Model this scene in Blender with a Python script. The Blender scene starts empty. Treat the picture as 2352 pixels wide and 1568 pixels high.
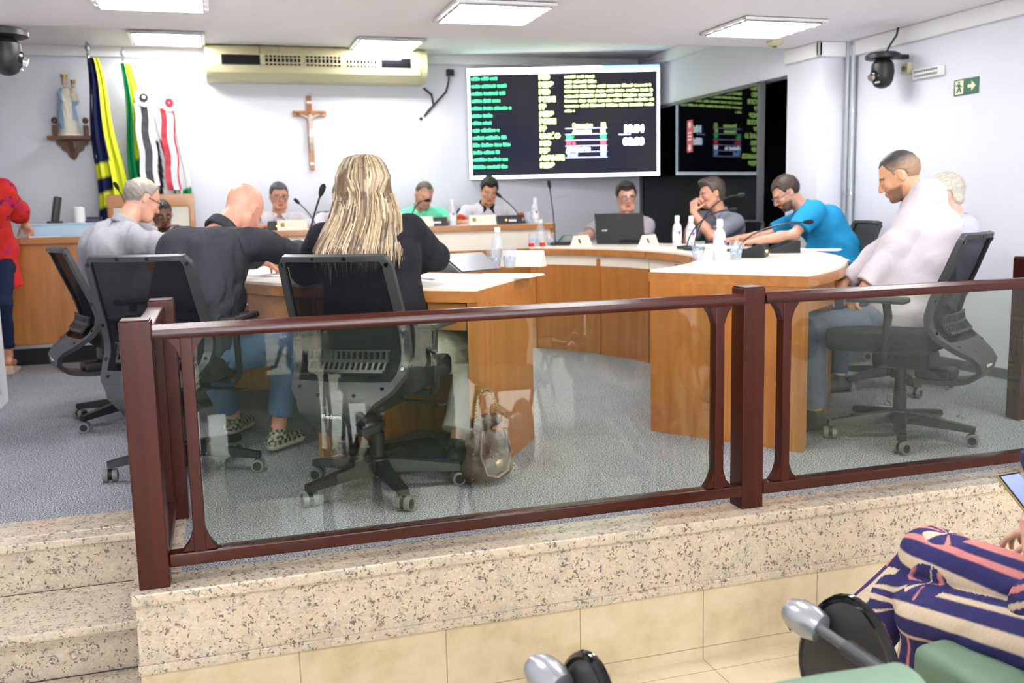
import bpy, bmesh, math, random
import numpy as np
from mathutils import Vector, Matrix

C = bpy.context.scene.collection
sc = bpy.context.scene
PI = math.pi

# ------------------------------------------------------------------ camera
F_PX, YAW, PITCH, ROLL, EYE = 2184.95, -0.297004, -0.141092, -0.022591, 1.12
def _axes():
    cy, sy = math.cos(YAW), math.sin(YAW)
    fwd = Vector((-sy, cy, 0)); right = Vector((cy, sy, 0)); up = Vector((0, 0, 1))
    cp, sp = math.cos(PITCH), math.sin(PITCH)
    f2 = fwd * cp + up * sp; u2 = up * cp - fwd * sp
    cr, sr = math.cos(ROLL), math.sin(ROLL)
    return right * cr + u2 * sr, u2 * cr - right * sr, f2
CR, CU, CF = _axes()
cam_d = bpy.data.cameras.new('camera')
cam = bpy.data.objects.new('camera', cam_d); C.objects.link(cam)
cam.matrix_world = Matrix(((CR.x, CU.x, -CF.x, 0), (CR.y, CU.y, -CF.y, 0), (CR.z, CU.z, -CF.z, EYE), (0, 0, 0, 1)))
cam_d.sensor_width = 36; cam_d.lens = F_PX / 2352 * 36
cam_d.clip_start = 0.02; cam_d.clip_end = 60
cam_d.dof.use_dof = True; cam_d.dof.focus_distance = 3.2; cam_d.dof.aperture_fstop = 3.4
sc.camera = cam

# ------------------------------------------------------------------ world, exposure
w = bpy.data.worlds.new('world'); sc.world = w; w.use_nodes = True
w.node_tree.nodes['Background'].inputs[0].default_value = (0.80, 0.86, 1.0, 1)
w.node_tree.nodes['Background'].inputs[1].default_value = 0.6
sc.view_settings.view_transform = 'Standard'; sc.view_settings.look = 'None'
sc.view_settings.gamma = 1; sc.view_settings.use_curve_mapping = False
sc.view_settings.exposure = 1.07
TUBE_POWER = 44.0
# added fill panel behind the viewpoint; the rear wall has no windows
dl = bpy.data.lights.new('rear_fill', 'AREA'); dl.shape = 'RECTANGLE'; dl.size = 5.4; dl.size_y = 1.7; dl.energy = 200; dl.color = (0.93, 0.96, 1.0)
dlo = bpy.data.objects.new('rear_fill', dl); C.objects.link(dlo); dlo.location = (1.65, -6.93, 1.2); dlo.rotation_euler = (math.radians(90), 0, 0)
try:
    sc.cycles.max_bounces = 6; sc.cycles.diffuse_bounces = 3; sc.cycles.glossy_bounces = 3
    sc.cycles.use_adaptive_sampling = True; sc.cycles.adaptive_threshold = 0.10; sc.cycles.adaptive_min_samples = 12
    sc.cycles.transmission_bounces = 6; sc.cycles.transparent_max_bounces = 12
    sc.cycles.caustics_reflective = False; sc.cycles.caustics_refractive = False
    sc.cycles.sample_clamp_indirect = 6
    sc.cycles.use_denoising = True
except Exception:
    pass

# ------------------------------------------------------------------ materials
def S(r, g, b):
    f = lambda c: (c / 255 / 12.92) if c / 255 <= 0.04045 else ((c / 255 + 0.055) / 1.055) ** 2.4
    return (f(r), f(g), f(b), 1)
M = {}
def mat(name, col, rough=0.5, metal=0.0, **k):
    """plain principled with a faint procedural mottling"""
    m = bpy.data.materials.new(name); m.use_nodes = True; M[name] = m
    nt = m.node_tree; b = nt.nodes['Principled BSDF']
    b.inputs['Roughness'].default_value = rough; b.inputs['Metallic'].default_value = metal
    b.inputs['Base Color'].default_value = col
    var = k.get('var', 0.08); scale = k.get('scale', 9)
    if var:
        tc = nt.nodes.new('ShaderNodeTexCoord'); n = nt.nodes.new('ShaderNodeTexNoise')
        n.inputs['Scale'].default_value = scale; n.inputs['Detail'].default_value = 1
        mx = nt.nodes.new('ShaderNodeMix'); mx.data_type = 'RGBA'
        nt.links.new(tc.outputs['Object'], n.inputs['Vector'])
        nt.links.new(n.outputs['Fac'], mx.inputs[0])
        mx.inputs[6].default_value = tuple(c * (1 - var) for c in col[:3]) + (1,)
        mx.inputs[7].default_value = tuple(min(1, c * (1 + var)) for c in col[:3]) + (1,)
        nt.links.new(mx.outputs[2], b.inputs['Base Color'])
    if k.get('bump'):
        bn = nt.nodes.new('ShaderNodeTexNoise'); bn.inputs['Scale'].default_value = k.get('bscale', 300)
        bn.inputs['Detail'].default_value = 3
        bp = nt.nodes.new('ShaderNodeBump'); bp.inputs['Strength'].default_value = k['bump']
        bp.inputs['Distance'].default_value = k.get('bdist', 0.002)
        nt.links.new(bn.outputs['Fac'], bp.inputs['Height']); nt.links.new(bp.outputs[0], b.inputs['Normal'])
    if 'coat' in k: b.inputs['Coat Weight'].default_value = k['coat']; b.inputs['Coat Roughness'].default_value = 0.1
    if 'emit' in k:
        b.inputs['Emission Color'].default_value = col; b.inputs['Emission Strength'].default_value = k['emit']
    if 'alpha' in k: b.inputs['Alpha'].default_value = k['alpha']
    if 'trans' in k: b.inputs['Transmission Weight'].default_value = k['trans']; b.inputs['IOR'].default_value = k.get('ior', 1.45)
    if 'sss' in k:
        b.inputs['Subsurface Weight'].default_value = k['sss']; b.inputs['Subsurface Radius'].default_value = (0.012, 0.005, 0.003)
        b.inputs['Subsurface Scale'].default_value = 1
    if 'spec' in k: b.inputs['Specular IOR Level'].default_value = k['spec']
    return m
def nodes(m): return m.node_tree.nodes, m.node_tree.links, m.node_tree.nodes['Principled BSDF']
def ramp(nt, fac, stops):
    r = nt.nodes.new('ShaderNodeValToRGB'); e = r.color_ramp.elements
    while len(e) < len(stops): e.new(0.5)
    for i, (p, c) in enumerate(stops): e[i].position = p; e[i].color = c
    nt.links.new(fac, r.inputs[0]); return r
def mixc(nt, fac, a, b, mode='MIX'):
    x = nt.nodes.new('ShaderNodeMix'); x.data_type = 'RGBA'; x.blend_type = mode
    for s, v in ((0, fac), (6, a), (7, b)):
        if isinstance(v, (int, float, tuple)): x.inputs[s].default_value = v
        else: nt.links.new(v, x.inputs[s])
    return x.outputs[2]
def noise(nt, scale, detail=4, vec=None, rough=0.5):
    n = nt.nodes.new('ShaderNodeTexNoise'); n.inputs['Scale'].default_value = scale
    n.inputs['Detail'].default_value = detail; n.inputs['Roughness'].default_value = rough
    if vec is None:
        tc = nt.nodes.new('ShaderNodeTexCoord'); vec = tc.outputs['Object']
    nt.links.new(vec, n.inputs['Vector']); return n.outputs['Fac']
def mapping(nt, scale=(1, 1, 1), rot=(0, 0, 0), loc=(0, 0, 0)):
    tc = nt.nodes.new('ShaderNodeTexCoord'); mp = nt.nodes.new('ShaderNodeMapping')
    mp.inputs['Scale'].default_value = scale; mp.inputs['Rotation'].default_value = rot; mp.inputs['Location'].default_value = loc
    nt.links.new(tc.outputs['Object'], mp.inputs['Vector']); return mp.outputs[0]

def granite(name, bump=True):
    m = mat(name, S(225, 205, 170), 0.22, var=0); nt = m.node_tree; b = nt.nodes['Principled BSDF']
    base = ramp(nt, noise(nt, 14, 5), [(0.35, S(184, 174, 156)), (0.5, S(205, 190, 165)), (0.62, S(212, 194, 168))])
    v = nt.nodes.new('ShaderNodeTexVoronoi'); v.inputs['Scale'].default_value = 150; v.inputs['Randomness'].default_value = 1
    tc = nt.nodes.new('ShaderNodeTexCoord')
    wp = nt.nodes.new('ShaderNodeTexNoise'); wp.inputs['Scale'].default_value = 55; wp.inputs['Detail'].default_value = 3
    nt.links.new(tc.outputs['Object'], wp.inputs['Vector'])
    add = nt.nodes.new('ShaderNodeMix'); add.data_type = 'VECTOR'; add.inputs[0].default_value = 0.035
    nt.links.new(tc.outputs['Object'], add.inputs[4]); nt.links.new(wp.outputs['Color'], add.inputs[5])
    nt.links.new(add.outputs[1], v.inputs['Vector'])
    sep = nt.nodes.new('ShaderNodeSeparateColor'); nt.links.new(v.outputs['Color'], sep.inputs[0])
    grain = ramp(nt, sep.outputs[0], [(0.0, S(226, 222, 216)), (0.25, S(198, 182, 160)), (0.5, S(212, 196, 172)), (0.85, S(180, 170, 156)), (1, S(192, 178, 158))])
    c1 = mixc(nt, 0.5, base.outputs[0], grain.outputs[0])
    thr = nt.nodes.new('ShaderNodeMath'); thr.operation = 'MULTIPLY'
    k1 = ramp(nt, sep.outputs[1], [(0.76, (0, 0, 0, 1)), (0.82, (1, 1, 1, 1))])
    k2 = ramp(nt, noise(nt, 24, 3), [(0.47, (0, 0, 0, 1)), (0.60, (1, 1, 1, 1))])
    nt.links.new(k1.outputs[0], thr.inputs[0]); nt.links.new(k2.outputs[0], thr.inputs[1])
    k3 = ramp(nt, sep.outputs[2], [(0.93, (0, 0, 0, 1)), (0.96, (1, 1, 1, 1))])
    mx = nt.nodes.new('ShaderNodeMath'); mx.operation = 'MAXIMUM'
    nt.links.new(thr.outputs[0], mx.inputs[0]); nt.links.new(k3.outputs[0], mx.inputs[1])
    dark = ramp(nt, noise(nt, 70, 2), [(0.4, S(78, 82, 88)), (0.6, S(108, 84, 78))])
    f = nt.nodes.new('ShaderNodeMath'); f.operation = 'MULTIPLY'; f.inputs[1].default_value = 0.85
    nt.links.new(mx.outputs[0], f.inputs[0])
    nt.links.new(mixc(nt, f.outputs[0], c1, dark.outputs[0]), b.inputs['Base Color'])
    return m
def wood(name, c0, c1, rough=0.35, axis='z', coat=0.3, grain=26):
    m = mat(name, c0, rough, var=0, coat=coat); nt = m.node_tree; b = nt.nodes['Principled BSDF']
    sc_ = {'z': (1, 1, 0.06), 'x': (0.06, 1, 1), 'y': (1, 0.06, 1)}[axis]
    v = mapping(nt, sc_)
    n1 = noise(nt, grain, 6, v, 0.6)
    r1 = ramp(nt, n1, [(0.3, c1), (0.7, c0)])
    n2 = noise(nt, 3.2, 2, v)
    r2 = ramp(nt, n2, [(0.3, (0.82, 0.8, 0.76, 1)), (0.7, (1, 1, 1, 1))])
    nt.links.new(mixc(nt, 1.0, r1.outputs[0], r2.outputs[0], 'MULTIPLY'), b.inputs['Base Color'])
    return m
def carpet():
    m = mat('carpet', S(122, 124, 130), 0.95, var=0, spec=0.1); nt = m.node_tree; b = nt.nodes['Principled BSDF']
    r = ramp(nt, noise(nt, 190, 2), [(0.36, S(66, 68, 73)), (0.5, S(134, 137, 144)), (0.62, S(214, 217, 222))])
    r2 = ramp(nt, noise(nt, 3, 3), [(0.3, (0.9, 0.9, 0.9, 1)), (0.7, (1, 1, 1, 1))])
    nt.links.new(mixc(nt, 1.0, r.outputs[0], r2.outputs[0], 'MULTIPLY'), b.inputs['Base Color'])
    bp = nt.nodes.new('ShaderNodeBump'); bp.inputs['Strength'].default_value = 0.25; bp.inputs['Distance'].default_value = 0.002
    nt.links.new(noise(nt, 420, 1), bp.inputs['Height']); nt.links.new(bp.outputs[0], b.inputs['Normal'])
    return m
def tile(name, rot, off):
    m = mat(name, S(232, 216, 178), 0.18, var=0); nt = m.node_tree; b = nt.nodes['Principled BSDF']
    r = ramp(nt, noise(nt, 5, 6, None, 0.65), [(0.3, S(188, 172, 140)), (0.45, S(208, 192, 160)), (0.6, S(218, 204, 174)), (0.8, S(208, 188, 158))])
    br = nt.nodes.new('ShaderNodeTexBrick'); br.offset = 0; br.squash = 1
    br.inputs['Scale'].default_value = 1; br.inputs['Brick Width'].default_value = 0.474; br.inputs['Row Height'].default_value = 0.474
    br.inputs['Mortar Size'].default_value = 0.0018; br.inputs['Mortar Smooth'].default_value = 0.1
    nt.links.new(mapping(nt, (1, 1, 1), rot, off), br.inputs['Vector'])
    nt.links.new(mixc(nt, br.outputs['Fac'], r.outputs[0], S(160, 142, 116)), b.inputs['Base Color'])
    return m
def paint(name, col, rough=0.8):
    return mat(name, col, rough, var=0.015, scale=3)

granite('granite'); carpet()
tile('tile_floor', (0, 0, 0), (-0.167, 0.015, 0)); tile('tile_riser', (PI / 2, 0, 0), (-0.167, 0, -0.046))
wood('desk_wood', S(198, 134, 68), S(174, 108, 48)); wood('desk_wood_flat', S(200, 138, 76), S(176, 114, 56), axis='x')
wood('mahogany', S(74, 26, 16), S(52, 16, 10), 0.32, 'z', 0.0, 30); wood('mahogany_x', S(74, 26, 16), S(52, 16, 10), 0.25, 'x', 0.1, 30)
for q_ in ('mahogany', 'mahogany_x'): M[q_].node_tree.nodes['Principled BSDF'].inputs['Specular IOR Level'].default_value = 0.28
wood('dark_wood', S(120, 78, 48), S(92, 56, 34), 0.45); wood('cross_wood', S(186, 124, 62), S(160, 96, 44), 0.5)
paint('wall_paint', S(228, 230, 238)); paint('ceiling_paint', S(250, 248, 250)); paint('trim_paint', S(240, 240, 240))
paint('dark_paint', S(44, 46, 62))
mat('laminate', S(240, 234, 222), 0.35, var=0.02); mat('cream_panel', S(238, 232, 214), 0.5, var=0.02)
mat('black_plastic', S(34, 35, 37), 0.42, var=0.05, spec=0.4); mat('grey_plastic', S(92, 94, 96), 0.45, var=0.05)
mat('dark_grey_plastic', S(52, 53, 56), 0.45, var=0.05)
mat('black_fabric', S(26, 27, 30), 0.85, bump=0.3, bscale=500); mat('caster_grey', S(120, 122, 122), 0.5)
mat('chrome', S(210, 212, 216), 0.18, 1.0, var=0.02); mat('silver', S(176, 178, 184), 0.28, 0.7, var=0.03)
mat('gold_metal', S(190, 170, 110), 0.3, 0.9); mat('white_plastic', S(238, 238, 236), 0.4, var=0.02)
mat('paper', S(246, 246, 250), 0.8, var=0.01); mat('black_gloss', S(14, 15, 20), 0.08, var=0.02)
mat('cream_case', S(206, 200, 158), 0.4, var=0.02); mat('conduit_metal', S(172, 178, 182), 0.4, 0.3, var=0.05)
mat('tube_glow', (1.0, 0.985, 1.0, 1), 0.5, var=0, emit=TUBE_POWER)
mat('led_orange', (1.0, 0.35, 0.03, 1), 0.5, var=0, emit=4)
mat('green_cushion', S(112, 138, 118), 0.8, var=0.05, bump=0.25, bscale=400)
mat('screen_dark', S(34, 34, 44), 0.15, var=0.05); mat('lettering', S(225, 225, 225), 0.5, var=0)

def glass(name, tint, rough=0.0, refl=0.08, dens=0.2, haze=S(150, 156, 138)):
    """a thin pane: mostly clear, faintly tinted, with a real mirror-like sheen"""
    m = bpy.data.materials.new(name); m.use_nodes = True; M[name] = m; nt = m.node_tree
    nt.nodes.remove(nt.nodes['Principled BSDF']); out = nt.nodes['Material Output']
    t = nt.nodes.new('ShaderNodeBsdfTransparent'); t.inputs[0].default_value = tint
    g = nt.nodes.new('ShaderNodeBsdfGlossy'); g.inputs['Roughness'].default_value = rough
    g.inputs[0].default_value = (0.9, 1.0, 0.95, 1)
    fr = nt.nodes.new('ShaderNodeLayerWeight'); fr.inputs[0].default_value = 0.5
    pw = nt.nodes.new('ShaderNodeMath'); pw.operation = 'POWER'; pw.inputs[1].default_value = 5; nt.links.new(fr.outputs['Facing'], pw.inputs[0])
    ma = nt.nodes.new('ShaderNodeMath'); ma.operation = 'MULTIPLY_ADD'; ma.inputs[1].default_value = 0.9; ma.inputs[2].default_value = refl; ma.use_clamp = True
    nt.links.new(pw.outputs[0], ma.inputs[0])
    mx = nt.nodes.new('ShaderNodeMixShader'); nt.links.new(ma.outputs[0], mx.inputs[0])
    nt.links.new(t.outputs[0], mx.inputs[1]); nt.links.new(g.outputs[0], mx.inputs[2])
    if dens:
        d = nt.nodes.new('ShaderNodeBsdfDiffuse'); d.inputs[0].default_value = haze
        m2 = nt.nodes.new('ShaderNodeMixShader')
        n = noise(nt, 4, 5)
        r = ramp(nt, n, [(0.3, (dens * 0.6,) * 3 + (1,)), (0.75, (dens * 1.3,) * 3 + (1,))])
        nt.links.new(r.outputs[0], m2.inputs[0]); nt.links.new(mx.outputs[0], m2.inputs[1]); nt.links.new(d.outputs[0], m2.inputs[2])
        nt.links.new(m2.outputs[0], out.inputs[0])
    else:
        nt.links.new(mx.outputs[0], out.inputs[0])
    return m
glass('rail_glass', (0.88, 0.90, 0.86, 1), 0.0, 0.030, 0.010)
glass('dark_glass', (0.16, 0.17, 0.22, 1), 0.01, 0.02, 0.0)
glass('clear_plastic', (0.96, 0.97, 1.0, 1), 0.08, 0.06, 0.22, S(225, 232, 245))
def mesh_fabric():
    m = glass('chair_mesh', (1, 1, 1, 1)); nt = m.node_tree
    for n in list(nt.nodes):
        if n.type != 'OUTPUT_MATERIAL': nt.nodes.remove(n)
    out = nt.nodes['Material Output']
    t = nt.nodes.new('ShaderNodeBsdfTransparent'); d = nt.nodes.new('ShaderNodeBsdfDiffuse'); d.inputs[0].default_value = S(36, 37, 42)
    mx = nt.nodes.new('ShaderNodeMixShader')
    w1 = nt.nodes.new('ShaderNodeTexWave'); w1.inputs['Scale'].default_value = 160; w1.bands_direction = 'Z'
    tc = nt.nodes.new('ShaderNodeTexCoord'); nt.links.new(tc.outputs['Object'], w1.inputs['Vector'])
    r = ramp(nt, w1.outputs[0], [(0, (0.55,) * 3 + (1,)), (1, (0.8,) * 3 + (1,))])
    nt.links.new(r.outputs[0], mx.inputs[0]); nt.links.new(t.outputs[0], mx.inputs[1]); nt.links.new(d.outputs[0], mx.inputs[2])
    nt.links.new(mx.outputs[0], out.inputs[0])
mesh_fabric()
def vcol_mat(name, rough=0.6, amount=0.12, scale=30, bump=0.2, bscale=200, sss=0, bdist=0.002, spec=0.5, stretch=None):
    m = mat(name, (0.8, 0.8, 0.8, 1), rough, var=0, spec=spec); nt = m.node_tree; b = nt.nodes['Principled BSDF']
    a = nt.nodes.new('ShaderNodeVertexColor'); a.layer_name = 'Col'
    vec = mapping(nt, stretch) if stretch else None
    r = ramp(nt, noise(nt, scale, 4, vec), [(0.25, (1 - amount,) * 3 + (1,)), (0.75, (1, 1, 1, 1))])
    nt.links.new(mixc(nt, 1.0, a.outputs[0], r.outputs[0], 'MULTIPLY'), b.inputs['Base Color'])
    if bump:
        bp = nt.nodes.new('ShaderNodeBump'); bp.inputs['Strength'].default_value = bump; bp.inputs['Distance'].default_value = bdist
        nt.links.new(noise(nt, bscale, 3, vec), bp.inputs['Height']); nt.links.new(bp.outputs[0], b.inputs['Normal'])
    if sss:
        b.inputs['Subsurface Weight'].default_value = sss; b.inputs['Subsurface Radius'].default_value = (0.01, 0.004, 0.002)
        b.inputs['Subsurface Scale'].default_value = 1
    return m
vcol_mat('skin', 0.42, 0.1, 45, 0.15, 350, 0.0); vcol_mat('hair', 0.55, 0.35, 90, 0.5, 160)
vcol_mat('cloth', 0.85, 0.06, 12, 0.25, 420, spec=0.2); vcol_mat('painted', 0.5, 0.05, 20, 0.0)
def folds(m, scale=7.5, dist=0.02, strength=0.55):
    nt = m.node_tree; b = nt.nodes['Principled BSDF']; prev = b.inputs['Normal'].links[0].from_node
    n = nt.nodes.new('ShaderNodeTexNoise'); n.inputs['Scale'].default_value = scale; n.inputs['Detail'].default_value = 2; n.inputs['Distortion'].default_value = 1.6
    nt.links.new(mapping(nt, (1, 1, 0.55), (0.5, 0.3, 0)), n.inputs['Vector']); bp = nt.nodes.new('ShaderNodeBump'); bp.inputs['Strength'].default_value = strength; bp.inputs['Distance'].default_value = dist
    nt.links.new(n.outputs['Fac'], bp.inputs['Height']); nt.links.new(prev.outputs[0], bp.inputs['Normal']); nt.links.new(bp.outputs[0], b.inputs['Normal'])
folds(M['cloth'])
vcol_mat('hair_strand', 0.38, 0.25, 60, 0)

# ------------------------------------------------------------------ mesh helpers
class MB:
    def __init__(s): s.v = []; s.f = []; s.mi = []; s.c = []
    def add(s, vs, fs, mi=0, col=None):
        o = len(s.v); s.v += [tuple(v) for v in vs]; s.f += [tuple(i + o for i in f) for f in fs]
        s.mi += [mi] * len(fs)
        if col is not None: s.c += [col] * len(vs) if not isinstance(col, list) else col
        return s
    def box(s, c, size, rz=0, mi=0, rx=0, col=None, bev=0):
        hx, hy, hz = size[0] / 2, size[1] / 2, size[2] / 2
        R = Matrix.Rotation(rz, 3, 'Z') @ Matrix.Rotation(rx, 3, 'X'); c = Vector(c)
        if bev:
            bm = bmesh.new(); bmesh.ops.create_cube(bm, size=1)
            bmesh.ops.scale(bm, vec=size, verts=bm.verts)
            bmesh.ops.bevel(bm, geom=bm.edges[:] , offset=bev, segments=2, affect='EDGES', profile=0.5)
            bm.verts.index_update()
            vs = [R @ v.co + c for v in bm.verts]; fs = [[v.index for v in f.verts] for f in bm.faces]; bm.free()
            return s.add(vs, fs, mi, col)
        P = [R @ Vector((x, y, z)) + c for x in (-hx, hx) for y in (-hy, hy) for z in (-hz, hz)]
        return s.add(P, [(0, 1, 3, 2), (4, 6, 7, 5), (0, 4, 5, 1), (2, 3, 7, 6), (0, 2, 6, 4), (1, 5, 7, 3)], mi, col)
    def cyl(s, a, b, r0, r1=None, n=14, mi=0, col=None, caps=True):
        r1 = r0 if r1 is None else r1; a = Vector(a); b = Vector(b); d = (b - a).normalized()
        u = d.orthogonal().normalized(); v = d.cross(u)
        vs = [p + (u * math.cos(2 * PI * i / n) + v * math.sin(2 * PI * i / n)) * r for p, r in ((a, r0), (b, r1)) for i in range(n)]
        fs = [(i, (i + 1) % n, n + (i + 1) % n, n + i) for i in range(n)]
        if caps: fs += [tuple(range(n))[::-1], tuple(range(n, 2 * n))]
        return s.add(vs, fs, mi, col)
    def tube(s, pts, r, n=8, mi=0, col=None, caps=True, flat=None, upv=None):
        pts = [Vector(p) for p in pts]; m = len(pts); rr = r if isinstance(r, (list, tuple)) else [r] * m
        vs = []; u = None; cols = []
        for i, p in enumerate(pts):
            d = (pts[min(i + 1, m - 1)] - pts[max(i - 1, 0)]).normalized()
            if upv is not None: u = Vector(upv); u = (u - d * u.dot(d)).normalized()
            elif u is None: u = d.orthogonal().normalized()
            else:
                u = u - d * u.dot(d); u = u.normalized() if u.length > 1e-6 else d.orthogonal().normalized()
            v = d.cross(u); fu, fv = flat or (1, 1)
            vs += [p + (u * math.cos(2 * PI * k / n) * fu + v * math.sin(2 * PI * k / n) * fv) * rr[i] for k in range(n)]
        fs = [(i * n + k, i * n + (k + 1) % n, (i + 1) * n + (k + 1) % n, (i + 1) * n + k) for i in range(m - 1) for k in range(n)]
        if caps: fs += [tuple(range(n))[::-1], tuple(range((m - 1) * n, m * n))]
        return s.add(vs, fs, mi, col)
    def lathe(s, prof, o=(0, 0, 0), n=20, mi=0, col=None, ax=None):
        vs = []
        for r, z in prof:
            for k in range(n):
                a = 2 * PI * k / n; vs.append((r * math.cos(a), r * math.sin(a), z))
        if ax is not None:
            q = Vector((0, 0, 1)).rotation_difference(Vector(ax)); vs = [q @ Vector(v) for v in vs]
        vs = [Vector(v) + Vector(o) for v in vs]
        fs = [(i * n + k, i * n + (k + 1) % n, (i + 1) * n + (k + 1) % n, (i + 1) * n + k) for i in range(len(prof) - 1) for k in range(n)]
        fs += [tuple(range(n))[::-1], tuple(range((len(prof) - 1) * n, len(prof) * n))]
        return s.add(vs, fs, mi, col)
    def prism(s, poly, z0, z1, mi=0, T=None, col=None):
        n = len(poly); vs = [Vector((x, y, z0)) for x, y in poly] + [Vector((x, y, z1)) for x, y in poly]
        if T is not None: vs = [T @ v for v in vs]
        fs = [(i, (i + 1) % n, n + (i + 1) % n, n + i) for i in range(n)] + [tuple(range(n))[::-1], tuple(range(n, 2 * n))]
        return s.add(vs, fs, mi, col)
    def ball(s, c, r, n=12, mi=0, col=None):
        r = (r, r, r) if isinstance(r, (int, float)) else r; vs = []; m = n // 2
        for i in range(1, m):
            t = PI * i / m
            for k in range(n):
                a = 2 * PI * k / n
                vs.append((c[0] + r[0] * math.sin(t) * math.cos(a), c[1] + r[1] * math.sin(t) * math.sin(a), c[2] + r[2] * math.cos(t)))
        top = len(vs); vs.append((c[0], c[1], c[2] + r[2])); vs.append((c[0], c[1], c[2] - r[2]))
        fs = [(i * n + k, (i + 1) * n + k, (i + 1) * n + (k + 1) % n, i * n + (k + 1) % n) for i in range(m - 2) for k in range(n)]
        fs += [(top, k, (k + 1) % n) for k in range(n)] + [(top + 1, (m - 2) * n + (k + 1) % n, (m - 2) * n + k) for k in range(n)]
        return s.add(vs, fs, mi, col)
    def xf(s, T):
        s.v = [tuple(T @ Vector(v)) for v in s.v]; return s
    def build(s, name, mats, parent=None, smooth=True, loc=None, rz=0, angle=35):
        me = bpy.data.meshes.new(name)
        v = s.v
        if loc is not None: pass
        me.from_pydata(v, [], s.f); me.update()
        bm = bmesh.new(); bm.from_mesh(me); bmesh.ops.recalc_face_normals(bm, faces=bm.faces); bm.to_mesh(me); bm.free()
        if not isinstance(mats, (list, tuple)): mats = [mats]
        for m in mats: me.materials.append(M[m] if isinstance(m, str) else m)
        if len(mats) > 1 and len(me.polygons) == len(s.mi): me.polygons.foreach_set('material_index', s.mi)
        if s.c and len(s.c) == len(s.v):
            at = me.color_attributes.new('Col', 'FLOAT_COLOR', 'POINT')
            at.data.foreach_set('color', np.array([c if len(c) == 4 else tuple(c) + (1,) for c in s.c], dtype=np.float32).ravel())
        if smooth:
            me.polygons.foreach_set('use_smooth', [True] * len(me.polygons))
            try: me.set_sharp_from_angle(angle=math.radians(angle))
            except Exception: pass
        o = bpy.data.objects.new(name, me); C.objects.link(o)
        if loc is not None: o.location = loc; o.rotation_euler = (0, 0, rz)
        if parent is not None: o.parent = parent
        return o
def tag(o, label, cat, group=None, kind=None):
    o['label'] = label; o['category'] = cat
    if group: o['group'] = group
    if kind: o['kind'] = kind
    return o
def struct(o): o['kind'] = 'structure'; return o
def thing(name, label, cat, loc=(0, 0, 0), rz=0, group=None):
    o = bpy.data.objects.new(name, None); C.objects.link(o); o.empty_display_size = 0.1
    o.location = loc; o.rotation_euler = (0, 0, rz); return tag(o, label, cat, group)
def copy_tree(o, loc=None, rz=None, label=None, parent=None):
    c = o.copy(); C.objects.link(c)
    if parent is not None: c.parent = parent
    if loc is not None: c.location = loc
    if rz is not None: c.rotation_euler = (0, 0, rz)
    if label: c['label'] = label
    for ch in list(o.children): copy_tree(ch, parent=c)
    return c

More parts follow.
